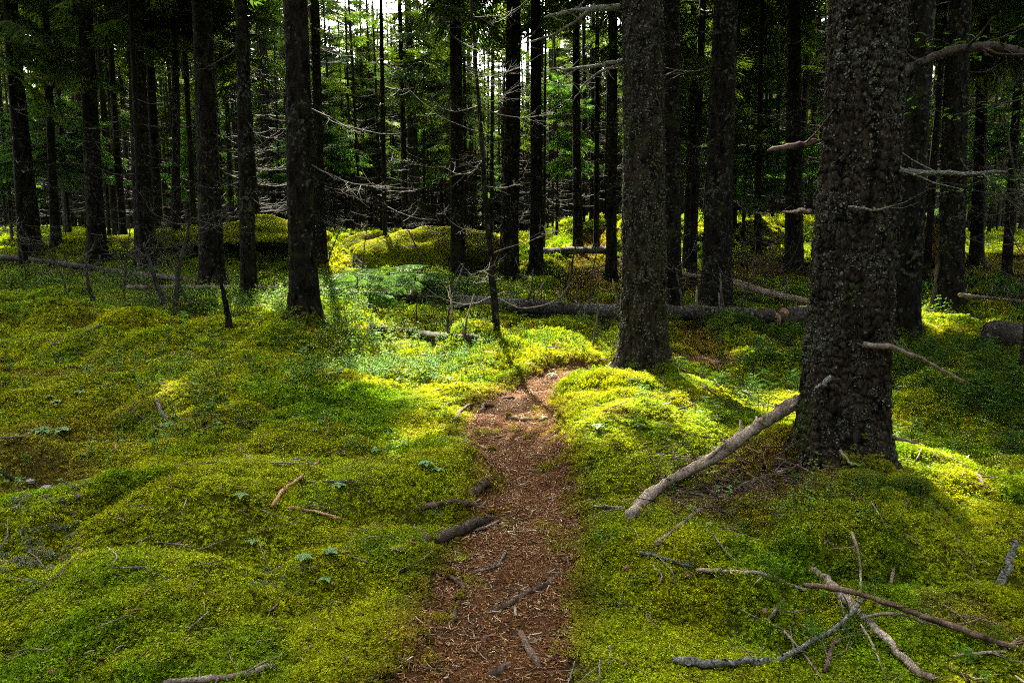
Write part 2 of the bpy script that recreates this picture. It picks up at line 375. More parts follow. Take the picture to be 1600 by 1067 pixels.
# path: its own fine sheet, 4 mm above the ground
gen = []
sx = []
for i in range(len(PW) - 1):
    a, b = PW[i], PW[i + 1]; L = np.hypot(*(b - a)[:2]); n = max(2, int(L / .03)) if b[1] < 12 else max(2, int(L / .12))
    for k in range(n): sx.append(a + (b - a) * k / n)
sx = np.array(sx); sx = sx[(sx[:, 1] > 1.0) & (sx[:, 1] < 9.0)]
for q in range(2): sx[2:-2] = (sx[:-4] + sx[1:-3] + sx[2:-2] + sx[3:-1] + sx[4:]) / 5
tg = np.gradient(sx[:, :2], axis=0); tg /= np.linalg.norm(tg, axis=1)[:, None]; nr = np.stack([tg[:, 1], -tg[:, 0]], 1)
W = 40; c = np.linspace(-1, 1, W)
edge = 1.12 + .35 * (fbm(np.arange(len(sx)) * .08, np.zeros(len(sx)), 3, 61) - .5)
edge2 = 1.12 + .35 * (fbm(np.arange(len(sx)) * .08, np.zeros(len(sx)) + 50, 3, 62) - .5)
off = np.where(c[None, :] > 0, c[None, :] * edge[:, None], c[None, :] * edge2[:, None]) * sx[:, 2:3]
X = sx[:, :1] + nr[:, :1] * off; Y = sx[:, 1:2] + nr[:, 1:] * off
Z = H(X, Y) + .004 + .010 * (fbm(X * 22, Y * 22, 3, 63) * (1 - np.abs(c) ** 4)[None, :])
i0 = (np.arange(len(sx) - 1)[:, None] * W + np.arange(W - 1)[None, :]).ravel()
tp = np.hstack([soil_col(X.ravel(), Y.ravel()), np.ones((X.size, 1))])
obj('dirt_path', mesh_np('dirt_path', np.stack([X.ravel(), Y.ravel(), Z.ravel()], 1), [np.stack([i0, i0 + 1, i0 + W + 1, i0 + W], 1)], M['ground'], True,
    {'tint': ('FLOAT_COLOR', tp)}), kind='structure')

# ------------------------------------------------------------------ instancing on points (ground cover, needles of the crowns)
def inst_group(name, meshes):
    c = bpy.data.collections.new(name + '_prototypes')
    for k, me in enumerate(meshes):
        o = bpy.data.objects.new('%s_%02d' % (name, k), me); c.objects.link(o)
    g = bpy.data.node_groups.new(name, 'GeometryNodeTree')
    g.interface.new_socket('Geometry', in_out='INPUT', socket_type='NodeSocketGeometry'); g.interface.new_socket('Geometry', in_out='OUTPUT', socket_type='NodeSocketGeometry')
    gi = g.nodes.new('NodeGroupInput'); go = g.nodes.new('NodeGroupOutput'); ip = g.nodes.new('GeometryNodeInstanceOnPoints')
    ci = g.nodes.new('GeometryNodeCollectionInfo'); ci.inputs['Collection'].default_value = c; ci.inputs['Separate Children'].default_value = True; ci.inputs['Reset Children'].default_value = True
    def na(nm, t): n = g.nodes.new('GeometryNodeInputNamedAttribute'); n.data_type = t; n.inputs[0].default_value = nm; return n.outputs[0]
    er = g.nodes.new('FunctionNodeEulerToRotation')
    g.links.new(gi.outputs[0], ip.inputs['Points']); g.links.new(ci.outputs[0], ip.inputs['Instance']); ip.inputs['Pick Instance'].default_value = True
    g.links.new(na('idx', 'INT'), ip.inputs['Instance Index']); g.links.new(na('rot', 'FLOAT_VECTOR'), er.inputs[0]); g.links.new(er.outputs[0], ip.inputs['Rotation'])
    g.links.new(na('scl', 'FLOAT_VECTOR'), ip.inputs['Scale']); g.links.new(ip.outputs[0], go.inputs[0])
    return g, len(meshes)
def scatter(name, grp, P, rot, scl, tint=None, idx=None, parent=None, mats=None, kind='stuff', **kw):
    n = len(P); g, k = grp
    scl = np.asarray(scl, float); scl = np.repeat(scl[:, None], 3, 1) if scl.ndim == 1 else scl
    at = {'rot': ('FLOAT_VECTOR', rot), 'scl': ('FLOAT_VECTOR', scl), 'idx': ('INT', (rng.integers(0, k, n) if idx is None else idx).astype(np.int32))}
    if tint is not None: at['tint'] = ('FLOAT_COLOR', np.hstack([tint, np.ones((n, 1))]))
    me = mesh_np(name, P, [], None, False, at)
    o = obj(name, me, parent, kind=kind, **kw); md = o.modifiers.new('scatter', 'NODES'); md.node_group = g
    return o
def euler_from(normal_x, normal_y, yaw):
    """tilt to a slope after turning by yaw (small slopes)"""
    return np.stack([normal_y, -normal_x, yaw], 1)
def slopes(x, y, e=.06):
    return (H(x + e, y) - H(x - e, y)) / (2 * e), (H(x, y + e) - H(x, y - e)) / (2 * e)

# moss sprig clumps
def leaflet(mb, p, d, L, w, up, var):
    d = d / (np.linalg.norm(d) + 1e-9); s = np.cross(d, up); s /= np.linalg.norm(s) + 1e-9
    mb.add([p, p + d * L * .5 + s * w, p + d * L, p + d * L * .5 - s * w], [(0, 1, 2), (0, 2, 3)], var=var)
def moss_clump(seed, R=.028, n=28):
    random.seed(seed); mb = MB()
    for i in range(n):
        r = R * math.sqrt(random.random()); a = random.random() * 6.283; base = np.array([r * math.cos(a), r * math.sin(a), random.uniform(-.008, .004)])
        hgt = random.uniform(.006, .015); lean = np.array([random.gauss(0, .35), random.gauss(0, .35), 1]); lean /= np.linalg.norm(lean)
        top = base + lean * hgt; v = random.random()
        for tier, (k, el, L) in enumerate(((5, .45, .0062), (4, .05, .0074))):
            o0 = random.random() * 6.28; q = top - lean * .006 * tier
            for j in range(k):
                t = o0 + j * 6.283 / k; d = np.array([math.cos(t), math.sin(t), el + random.uniform(-.2, .3)])
                leaflet(mb, q, d, L * random.uniform(.7, 1.25), .0014, np.array([0, 0, 1.0]), v)
    return mb.mesh('moss_clump', M['moss'], False)
MOSS = inst_group('moss_clump', [moss_clump(s) for s in range(8)])

def wedge_points(d0, d1, spacing, a=.66, side=.6):
    """jittered points in the field of view (with a margin), spacing a function of distance"""
    out = []; d = d0
    while d < d1:
        s = spacing(d); w = d * math.tan(a) + side; n = max(2, int(2 * w / s))
        x = np.linspace(-w, w, n) + (rng.random(n) - .5) * s * 1.3; y = d + (rng.random(n) - .5) * s * 1.3
        out.append(np.stack([x, y, np.full(n, s)], 1)); d += s
    return np.vstack(out)
mp = wedge_points(1.6, 45, lambda d: .0205 * max(1.0, d / 4.2) ** .82)
pdm = path_dist(mp[:, 0], mp[:, 1]) + 1.2 * (fbm(mp[:, 0] * 6, mp[:, 1] * 6, 3, 71) - .5) + .35 * (fbm(mp[:, 0] * 2, mp[:, 1] * 2, 2, 72) - .5)
keep = (pdm > 1.0 + .25 * rng.random(len(mp))) | (mp[:, 1] > 9.0) | ((fbm(mp[:, 0] * 5, mp[:, 1] * 5, 2, 73) > .70) & (pdm > .45))
# brown bare places carry fewer clumps
colm = moss_col(mp[:, 0], mp[:, 1]); brown = sst(.9, 1.5, colm[:, 0] / (colm[:, 1] + 1e-6))
keep &= rng.random(len(mp)) > brown * .75
mp = mp[keep]; colm = colm[keep]
n = len(mp); zz = H(mp[:, 0], mp[:, 1]); sxx, syy = slopes(mp[:, 0], mp[:, 1])
yaw = rng.random(n) * 6.283
f = mp[:, 2] / .0205; fine = fbm(mp[:, 0] * 11, mp[:, 1] * 11, 2, 75)
colm = colm * (.72 + .56 * rng.random((n, 1))) * (.75 + .5 * fine[:, None]); hot = rng.random(n) < .05
colm[hot] = colm[hot] * 1.25 + np.array([.03, .0, .0])
sc = f * (.8 + .5 * rng.random(n)); kind2 = fbm(mp[:, 0] * 1.5 + 30, mp[:, 1] * 1.5, 3, 76); short = sst(.56, .64, kind2); tall = sst(.40, .30, kind2); colm = colm * (1 + short[:, None] * np.array([.15, .22, .2])) * (1 - tall[:, None] * np.array([.35, .18, .1])); sc = sc * (1 - .25 * short + .15 * tall); hz = sc * (1 - .35 * short + .7 * tall) * (.8 + .9 * fine) * np.where(f > 2.0, (2.0 / np.maximum(f, 2.0)) ** .35, 1)
scatter('moss_carpet', MOSS, np.stack([mp[:, 0], mp[:, 1], zz + .012 * (fine - .6) * np.minimum(f, 2)], 1), euler_from(sxx, syy, yaw), np.stack([sc, sc, hz], 1), colm)

# litter on the path: needles, bark flakes, pale splinters
def sliver(L, w, t, bend, seed):
    random.seed(seed); mb = MB(); P = [np.array([x * L - L / 2, bend * math.sin(x * 3.14) * L, 0]) for x in (0, .35, .7, 1)]
    V = []
    for i, p in enumerate(P):
        ww = w * (.55, 1, .9, .4)[i] * random.uniform(.8, 1.2); V += [p + [0, -ww / 2, 0], p + [0, 0, t], p + [0, ww / 2, 0]]
    Q = []
    for i in range(3): b = i * 3; Q += [(b, b + 3, b + 4, b + 1), (b + 1, b + 4, b + 5, b + 2), (b, b + 2, b + 5, b + 3)]
    mb.add(V, [(0, 1, 2), (9, 11, 10)], Q); return mb.mesh('litter_piece', M['litter'], False)
LIT = inst_group('litter_piece', [sliver(.02, .0022, .0015, .1, 1), sliver(.026, .003, .0015, -.08, 2), sliver(.014, .007, .0025, .05, 3), sliver(.04, .006, .0035, .04, 4),
                                  sliver(.05, .004, .003, -.06, 5), sliver(.018, .010, .003, .0, 6)])
def litter(name, n, cols, idxs, sel, zoff=.006, sc=(.7, 1.4)):
    k = rng.integers(0, len(sx), n * 3); u = (rng.random(n * 3) * 2 - 1) * 1.25
    wgt = sx[k, 1]
    keep = rng.random(n * 3) < np.clip(4.2 / wgt, .4, 1)
    k = k[keep][:n]; u = u[keep][:n]
    x = sx[k, 0] + nr[k, 0] * u * sx[k, 2] + (rng.random(len(k)) - .5) * .03; y = sx[k, 1] + nr[k, 1] * u * sx[k, 2] + (rng.random(len(k)) - .5) * .03
    m = len(x); a, b = slopes(x, y, .04)
    r = euler_from(a + rng.normal(0, .18, m), b + rng.normal(0, .18, m), rng.random(m) * 6.283)
    cc = np.array(cols)[rng.integers(0, len(cols), m)] * (.7 + .6 * rng.random((m, 1)))
    scatter(name, LIT, np.stack([x, y, H(x, y) + zoff + rng.random(m) * .008], 1), r, rng.uniform(sc[0], sc[1], m), cc, np.array(idxs)[rng.integers(0, len(idxs), m)])
litter('needle_litter', 40000, [(.13, .050, .015), (.20, .083, .024), (.07, .029, .011), (.27, .135, .045)], [0, 1, 2, 5], None, .004, (.7, 1.3))
litter('wood_chip_litter', 6500, [(.42, .29, .16), (.32, .19, .10), (.25, .13, .06), (.52, .40, .26)], [0, 1, 1, 3, 4, 5], None, .011, (.45, 1.1))
#==END_PART1==
# ------------------------------------------------------------------ where the canopy is open to the sun (places on the ground)
def poly(*pp): return np.array([tuple(G(a, b))[:2] for a, b in pp])
OPEN = [poly((495, 500), (560, 507), (640, 522), (700, 538), (760, 522), (850, 533), (950, 545), (955, 572), (900, 588), (840, 600), (760, 592), (700, 600), (640, 575), (560, 550), (510, 530)),
        poly((1060, 578), (1130, 600), (1180, 620), (1240, 640), (1235, 672), (1180, 660), (1120, 628), (1070, 605)),
        poly((900, 600), (960, 590), (1000, 622), (1100, 655), (1180, 685), (1150, 715), (1050, 690), (950, 680), (885, 660), (865, 615)),
        poly((1385, 685), (1450, 700), (1600, 740), (1600, 800), (1500, 755), (1390, 718)),
        poly((345, 372), (450, 378), (540, 385), (540, 425), (480, 428), (440, 415), (350, 402)),
        poly((545, 395), (640, 372), (655, 385), (600, 405), (540, 430)),
        poly((830, 380), (960, 385), (950, 430), (860, 400)),
        poly((1060, 372), (1110, 372), (1100, 440), (1045, 440)),
        poly((1395, 480), (1450, 485), (1540, 520), (1500, 524), (1400, 505)),
        poly((640, 640), (700, 612), (760, 640), (740, 690), (650, 720), (600, 690)),
        poly((560, 345), (700, 345), (700, 358), (560, 358)), poly((820, 345), (1000, 345), (1000, 362), (820, 360)), poly((1040, 348), (1230, 350), (1230, 366), (1040, 362)),
        poly((1500, 385), (1600, 385), (1600, 402), (1500, 402))]
_b = G(655, 432)
OPEN.append(np.array([(_b.x - 2.2, _b.y - .9), (_b.x - .6, _b.y - .3), (_b.x - .1, _b.y + .6), (_b.x - 1.0, _b.y + 1.6), (_b.x - 2.2, _b.y + 1.0)]))
def in_poly(P, x, y):
    r = np.zeros(np.shape(x), bool); n = len(P)
    for i in range(n):
        (x1, y1), (x2, y2) = P[i], P[(i + 1) % n]
        c = ((y1 > y) != (y2 > y)) & (x < (x2 - x1) * (y - y1) / (y2 - y1 + 1e-12) + x1); r ^= c
    return r
def is_open(x, y, z):
    k = z / SUN[2]; gx_, gy_ = x - SUN[0] * k, y - SUN[1] * k
    r = np.zeros(np.shape(x), bool)
    for P in OPEN: r |= in_poly(P, gx_, gy_)
    # small flecks everywhere
    r |= (fbm(gx_ * 1.1, gy_ * .8, 2, 91) > .79) & (gy_ > 5.0) | (fbm(gx_ * .9 + 40, gy_ * .6, 2, 93) > .68) & (gy_ > 17)
    return r

# ------------------------------------------------------------------ boughs and branches
def strip(mb, p, d, L, w, up, v):
    s = np.cross(d, up); s /= np.linalg.norm(s) + 1e-9; u = np.cross(s, d)
    a = p + d * L * .45
    mb.add([p, a + s * w, p + d * L, a - s * w, a + u * w * .8], [(0, 1, 2), (0, 2, 3), (0, 4, 2)], var=v)
def bough(seed, n=17, mat='needles', dens=1.0, L=1.0):
    random.seed(seed); mb = MB(); droop = random.uniform(.12, .35)
    def ax(t): return np.array([t * L, .05 * math.sin(t * 3 + seed), -droop * t * t * L + .10 * t * t * t])
    for i in range(n):
        t = .16 + .84 * i / (n - 1) + random.uniform(-.02, .02); p = ax(t); tang = ax(t + .02) - ax(t); tang /= np.linalg.norm(tang)
        for s in (-1, 1):
            if random.random() > dens: continue
            bl = (.36 * max(0, 1 - t) ** .75 + .07) * random.uniform(.75, 1.2); a = math.radians(random.uniform(42, 62)) * s
            d = np.array([tang[0] * math.cos(a), math.sin(a), tang[2] - random.uniform(.0, .35)]); d /= np.linalg.norm(d); v = random.random()
            m = max(2, int(bl / .034))
            for k in range(m):
                q = p + d * bl * (k + .3) / m + np.array([0, 0, -.06 * ((k / m) ** 2)])
                for s2 in (-1, 1):
                    b = math.radians(random.uniform(35, 55)) * s2
                    e = np.array([d[0] * math.cos(b) - d[1] * math.sin(b), d[0] * math.sin(b) + d[1] * math.cos(b), d[2] - random.uniform(.0, .3)]); e /= np.linalg.norm(e)
                    strip(mb, q, e, random.uniform(.06, .12) * (1.15 - .5 * k / m), .0125, np.array([0, 0, 1.0]), v)
            strip(mb, p + d * bl * .85, d, .10, .013, np.array([0, 0, 1.0]), v)
        mb.tube([ax(0), ax(.5), ax(.97)], [.011, .008, .003], 3, False, var=.2) if i == 0 else None
    return mb.mesh('bough', M[mat], False)
BOUGH = inst_group('bough', [bough(s, dens=.85) for s in range(100, 106)])
def dead_branch(seed, sides=4, sub=9, mat='twig', L=1.0, r0=.009, curl=None):
    random.seed(seed); mb = MB(); n = 9; dr = random.uniform(.1, .45); up = random.uniform(.1, .5) if curl is None else curl; sw = random.uniform(-.25, .25)
    def ax(t): return np.array([t * L, sw * t * t * L + .015 * math.sin(t * 11 + seed), (-dr * t + (dr * .6 + up) * t ** 2.5 - .12 * t) * L])
    P = [ax(i / (n - 1)) + np.array([0, random.uniform(-.01, .01), random.uniform(-.01, .01)]) for i in range(n)]
    mb.tube(P, np.linspace(r0, r0 * .22, n), sides, False)
    for i in range(sub):
        t = random.uniform(.22, .95); p = ax(t); s = random.choice((-1, 1)); a = math.radians(random.uniform(30, 75)) * s; l = random.uniform(.12, .42) * (1.1 - t * .6)
        d = np.array([math.cos(a), math.sin(a), random.uniform(-.5, .35)]); c = np.array([0, 0, random.uniform(-.1, .35)])
        Q = [p + d * l * u + c * l * u * u for u in (0, .35, .7, 1)]
        mb.tube(Q, [r0 * .38, r0 * .3, r0 * .22, r0 * .12], 3, False)
        for j in range(2):
            u = random.uniform(.3, .9); q = p + d * l * u + c * l * u * u; e = np.array([d[0] + random.uniform(-.8, .8), d[1] + random.uniform(-.8, .8), d[2] + random.uniform(-.4, .4)])
            mb.tube([q, q + e * l * .25, q + e * l * .45 + np.array([0, 0, .02])], [r0 * .2, r0 * .16, r0 * .1], 3, False)
    return mb.mesh('dead_branch', M[mat])
DB = [dead_branch(s) for s in range(200, 210)] + [dead_branch(s, mat='twig_dark') for s in range(210, 216)]
def branch_whorl(seed, nb, z0, z1, r, mat):
    """all the small bare branches of one distant trunk"""
    random.seed(seed); big = MB()
    for i in range(nb):
        z = random.uniform(z0, z1); a = random.random() * 6.283; l = random.uniform(.5, 1.6); dr = random.uniform(.0, .5); up = random.uniform(0, .5)
        ca, sa = math.cos(a), math.sin(a); P = []
        for k in range(6):
            t = k / 5; x = r * .8 + t * l; P.append((x * ca - .1 * t * t * sa * l, x * sa + .1 * t * t * ca * l, z + (-dr * t + (dr * .7 + up) * t ** 2.4 - .1 * t) * l))
        big.tube(P, np.linspace(.011, .003, 6), 3, False)
        for j in range(3):
            t = random.uniform(.3, .95); k = min(4, int(t * 5)); q = np.array(P[k]); aa = a + random.choice((-1, 1)) * random.uniform(.5, 1.2); l2 = l * random.uniform(.12, .3)
            big.tube([q, q + np.array([math.cos(aa) * l2, math.sin(aa) * l2, random.uniform(-.1, .25) * l2])], [.008, .003], 3, False)
    return big.mesh('dead_branches', M[mat])

# ------------------------------------------------------------------ trunks
def trunk_mesh(seed, r, Ht, lean=(0, 0), sides=20, rings=40, z_detail=4.0, flare=.35, relief=0.0, cell=(.05, .08), mat='bark', ztop=None, lobes=.18, extra=None):
    rs = np.random.default_rng(seed)
    zt = ztop or Ht
    za = np.linspace(-.35, z_detail, rings); zb = np.linspace(z_detail, zt, max(4, int((zt - z_detail) / 1.2)) + 1)[1:] if zt > z_detail else np.array([])
    z = np.concatenate([za, zb]); a = np.arange(sides) / sides * 2 * math.pi
    Zg, Ag = np.meshgrid(z, a, indexing='ij')
    zc = np.maximum(Zg, 0)
    R = r * np.clip(1 - zc / Ht, .04, 1) ** .85 * (1 + .0) 
    ph = rs.random(4) * 6.28
    lob = (.5 + .5 * np.cos(3 * Ag + ph[0]) * .6 + .4 * np.cos(5 * Ag + ph[1]) * .5)
    R = R * (1 + flare * np.exp(-zc / .22) * (1 - lobes + 2 * lobes * lob) + .55 * lobes * np.exp(-zc / .10) * np.clip(np.cos(5 * Ag + ph[2]) * .6 + np.cos(3 * Ag + ph[3]) * .6, 0, 1) * 1.6 + .14 * np.exp(-zc / .9))
    R = R * (1 + .05 * (vn2(np.cos(Ag) * 1.5 + 9 + seed, Zg * .8 + np.sin(Ag) * 1.5, seed) - .5) * 2)
    if relief:
        per = max(6, int(round(2 * math.pi * r / cell[0]))); u = Ag / (2 * math.pi) * per; v = Zg / cell[1]
        u = u + .35 * (vn2(u * 2, v * 2, seed + 1) - .5) ; v = v + .5 * (vn2(u * .7, v * .7, seed + 2) - .5)
        f1, f2, cid = worley(u, v, per, seed)
        crack = sst(0.0, .28, f2 - f1); R = R + relief * (crack * (.55 + .9 * cid) - .6) + relief * .35 * (vn2(u * 4, v * 4, seed + 4) - .5)
        big = worley(u * .33, v * .25, 10 ** 5, seed + 7)[2]; R = R + relief * .5 * (vn2(u * .5, v * .35, seed + 8) - .5)
    wob = r * .25
    cx = lean[0] * Zg / Ht + wob * (vn2(Zg * .28, Zg * 0 + seed, seed) - .5) * sst(.5, 2, Zg); cyy = lean[1] * Zg / Ht + wob * (vn2(Zg * .28, Zg * 0 + seed + 50, seed) - .5) * sst(.5, 2, Zg)
    Vv = np.stack([cx + R * np.cos(Ag), cyy + R * np.sin(Ag), Zg], -1).reshape(-1, 3)
    nr_ = len(z); i = np.arange(nr_ - 1)[:, None] * sides; j = np.arange(sides)[None, :]; k = (j + 1) % sides
    Q = np.stack([i + j, i + k, i + sides + k, i + sides + j], -1).reshape(-1, 4)
    me = mesh_np('trunk', Vv, [Q], M[mat], True, {'var': ('FLOAT', np.full(len(Vv), .5))})
    return me, Vv.reshape(nr_, sides, 3)

def crown_points(base, lean, Ht, h0, rmax, n, seed, open_test=True):
    rs = np.random.default_rng(seed)
    t = rs.random(n) ** .85; z = h0 + (Ht - h0) * t
    L = rmax * (np.clip(1.02 - t, 0, 1) ** .7) * (.75 + .5 * rs.random(n)) * (.75 + .25 * sst(0, .12, t)) + .25
    az = rs.random(n) * 6.283; pitch = rs.normal(.05, .18, n) - .5 * t
    x = lean[0] * z / Ht; y = lean[1] * z / Ht
    if open_test:
        bad = np.zeros(n, bool)
        for q, wd in ((.1, 0), (.35, 0), (.3, .3), (.3, -.3), (.6, 0), (.6, .2), (.6, -.2), (.85, 0), (1.05, 0)):
            bad |= is_open(base[0] + x + (np.cos(az) * q - np.sin(az) * wd) * L, base[1] + y + (np.sin(az) * q + np.cos(az) * wd) * L, base[2] + z - .15 * q * L)
        g = ~bad
    else: g = np.ones(n, bool)
    return np.stack([x, y, z], 1)[g], np.stack([rs.normal(0, .2, n), pitch, az], 1)[g], L[g]
def add_crown(root, base, lean, Ht, h0, rmax, n, seed):
    P, R, L = crown_points(base, lean, Ht, h0, rmax, n, seed)
    if len(P): scatter('crown', BOUGH, P, R, L, None, None, root)

NTREE = 0
def spruce(px, py, w, pxt, label, Ht=17, h0=7.0, nb=70, rmax=1.9, dead=8, dz=(1.2, 5), kind='mid', depth=None, dark=False, name='spruce_tree', group=None, dl=(.5, 1.3), thick=.55):
    global NTREE; NTREE += 1; seed = 1000 + NTREE; random.seed(seed)
    if depth is None: b = G(px, py)
    else: q = at_depth(px, py, depth); b = Vector((q.x, depth, GH(q.x, depth)))
    slant = math.hypot(b.y, .0) ; r = w / 2 / F * slant / .98
    q = at_depth(pxt, 0, b.y); lean = ((q.x - b.x) / max(q.z - b.z, 1) * Ht, 0)
    root = thing(name, b, label, 'tree', group)
    if kind == 'big': me, V3 = trunk_mesh(seed, r, Ht, lean, 230, 360, 3.1, .20, .016, (.028, .050), 'bark_near', lobes=.5)
    elif kind == 'second': me, V3 = trunk_mesh(seed, r, Ht, lean, 170, 230, 3.7, .30, .015, (.038, .065), 'bark_near', lobes=.5)
    elif kind == 'near': me, V3 = trunk_mesh(seed, r, Ht, lean, 90, 130, 4.6, .35, .010, (.05, .075), 'bark', lobes=.45)
    else: me, V3 = trunk_mesh(seed, r, Ht, lean, 32, 60, 6.0, .35, .006, (.07, .11), 'bark', lobes=.3)
    obj('trunk', me, root)
    if kind != 'mid':      # moss creeping up the foot
        m = 260; a_ = rng.random(m) * 6.283; hh = np.abs(rng.normal(0, .07, m)) * (.4 + .9 * vn2(a_ * 1.3 + seed, a_ * 0, 3)); ii_ = np.searchsorted(V3[:, 0, 2], hh).clip(1, V3.shape[0] - 2); jj = (a_ / 6.283 * V3.shape[1]).astype(int) % V3.shape[1]
        pp = V3[ii_, jj].copy(); gz = H(pp[:, 0] + b.x, pp[:, 1] + b.y) - b.z; pp[:, 2] = gz + hh; cm = moss_col(pp[:, 0] + b.x, pp[:, 1] + b.y) * (.55 + .4 * rng.random((m, 1)))
        scatter('moss', MOSS, pp, np.stack([-np.sin(a_) * .9, np.cos(a_) * .9, rng.random(m) * 0], 1), rng.uniform(.6, 1.3, m) * max(1, b.y / 6), cm, None, root)
    if nb: add_crown(root, b, lean, Ht, h0, rmax * 1.3, int(nb * (3.3 if 8 < b.y < 17 else 1.7)), seed)
    for i in range(dead):
        z = dz[0] + (dz[1] - dz[0]) * (i + random.random()) / dead; a = random.random() * 6.283
        o = obj('dead_branch', random.choice(DB[10:] if dark else DB), root); rr = r * (1 - z / Ht) * .85
        o.location = (lean[0] * z / Ht + rr * math.cos(a), lean[1] * z / Ht + rr * math.sin(a), z)
        s = random.uniform(*dl); o.scale = (s, s, s); o.rotation_euler = (random.uniform(-.3, .3), random.uniform(-.2, .45), a)
    return root, b, r, V3

def lichen_flakes(root, V3, n, size, zmax, seed):
    """small grey scales of lichen standing off the bark"""
    rs = np.random.default_rng(seed); nr_, sd = V3.shape[:2]
    zs = V3[:, 0, 2]; top = int(np.searchsorted(zs, zmax))
    i = rs.integers(3, top - 2, n * 2); j = rs.integers(0, sd, n * 2)
    den = fbm(j * 22.0 / sd, i * 22.0 / sd * 1.0, 3, seed); keep = den > .40 + .25 * rs.random(n * 2); i = i[keep][:n]; j = j[keep][:n]
    p = V3[i, j] + (V3[i, (j + 1) % sd] - V3[i, j]) * rs.uniform(-1.5, 1.5, (len(i), 1)) * .9 + (V3[i + 1, j] - V3[i, j]) * rs.uniform(-1.5, 1.5, (len(i), 1)); t1 = V3[i, (j + 1) % sd] - V3[i, j - 1]; t2 = V3[i + 1, j] - V3[i - 1, j]
    nrm = np.cross(t1, t2); nrm /= np.linalg.norm(nrm, axis=1)[:, None] + 1e-9
    u = np.cross(nrm, rs.normal(size=nrm.shape)); u /= np.linalg.norm(u, axis=1)[:, None]; v = np.cross(nrm, u)
    m = len(p); s = size * (.4 + 1.0 * rs.random(m) ** 2)[:, None]; K = 6; V = [p + nrm * .003]
    for k in range(K):
        a = k / K * 6.283; rr = .6 + .7 * rs.random((m, 1))
        V.append(p + (u * math.cos(a) + v * math.sin(a)) * s * rr + nrm * (.001 + s * rs.uniform(.0, .7, (m, 1))))
    V = np.stack(V, 1).reshape(-1, 3); b0 = np.arange(m)[:, None] * (K + 1)
    T = np.concatenate([np.concatenate([b0, b0 + 1 + k, b0 + 1 + (k + 1) % K], 1) for k in range(K)])
    obj('lichen', mesh_np('lichen', V, [T], M['lichen'], False, {'var': ('FLOAT', np.full(len(V), .5))}), root, kind='stuff')

def limb(root, base, pts, r0, r1, mat='twig', twigs=4, name='dead_branch', label=None, sides=8, flakes=False, sub=4):
    """a particular branch of a tree; pts = (px, py, depth)"""
    P = smooth_pts([at_depth(*p) - Vector(base) for p in pts], sub, .006); mb = MB(); n = len(P)
    rad = np.linspace(r0, r1, n) * (1 + .3 * (vn2(np.arange(n) * .3, np.full(n, pts[0][0])) - .5) * .4); rad[-1] *= .6; mb.tube(P, rad, sides, True, .05)
    for i in range(twigs):
        k = random.randrange(n // 4, n - 1); q = P[k]; d = np.array([random.uniform(-1, 1), random.uniform(-1, 1), random.uniform(-.8, .8)]); d /= np.linalg.norm(d); l = random.uniform(.08, .3)
        mb.tube([q, q + d * l * .5, q + d * l + np.array([0, 0, .03])], [rad[k] * .4, rad[k] * .3, rad[k] * .15], 4, False)
    if flakes:
        for i in range(90):
            k = random.randrange(n); q = P[k] + (rng.random(3) - .5) * rad[k] * 2.2; e = rng.normal(size=3); e /= np.linalg.norm(e); e2 = np.cross(e, rng.normal(size=3)); e2 /= np.linalg.norm(e2); s = random.uniform(.4, .9) * rad[k]
            mb.add([q - e * s, q + e2 * s * .6, q + e * s, q - e2 * s * .6], [(0, 1, 2), (0, 2, 3)])
    o = obj(name, mb.mesh(name, M[mat]), root)
    if label: o['label'] = label
    return o

T1, b1, r1, V1 = spruce(1315, 728, 117, 1352, 'big spruce with scaly lichened bark, its base beside the pale leaning limb', 19, 8, 60, 2.6, 0, kind='big')
lichen_flakes(T1, V1, 22000, .0048, 2.95, 1)
d1 = b1.y
limb(T1, b1, [(1274, 222, d1 - .1), (1250, 227, d1 - .1), (1225, 231, d1 - .15), (1200, 236, d1 - .2)], .018, .012, 'root', 1, label='snapped pale stub pointing left')
limb(T1, b1, [(1266, 330, d1), (1245, 329, d1 - .05), (1222, 331, d1 - .05)], .012, .005, 'pale_wood', 0)
limb(T1, b1, [(1325, 324, d1 - .26), (1360, 328, d1 - .33), (1394, 322, d1 - .35)], .008, .004, 'lichened', 2)
limb(T1, b1, [(1297, 590, d1 - .22), (1285, 600, d1 - .31), (1272, 610, d1 - .36)], .016, .004, 'lichened', 0)
limb(T1, b1, [(1395, 128, d1), (1425, 105, d1 + .1), (1470, 86, d1 + .1), (1520, 76, d1 + .15), (1570, 76, d1 + .2), (1640, 100, d1 + .2)], .026, .022, 'dark_wood', 7, label='thick arched mossy branch', flakes=True)
limb(T1, b1, [(1385, 268, d1 - .1), (1430, 268, d1 - .1), (1500, 271, d1 - .15), (1572, 269, d1 - .2)], .016, .009, 'lichened', 6, flakes=True)
limb(T1, b1, [(1350, 538, d1 - .26), (1400, 545, d1 - .2), (1440, 562, d1), (1480, 582, d1 + .1), (1515, 600, d1 + .2)], .015, .008, 'grey_wood', 2)
limb(T1, b1, [(1375, 682, d1 - .1), (1400, 684, d1 - .1), (1436, 693, d1 - .2)], .012, .006, 'grey_wood', 0)
limb(T1, b1, [(1312, 703, d1 - .36), (1322, 715, d1 - .40), (1331, 727, d1 - .44)], .008, .004, 'pale_wood', 0)

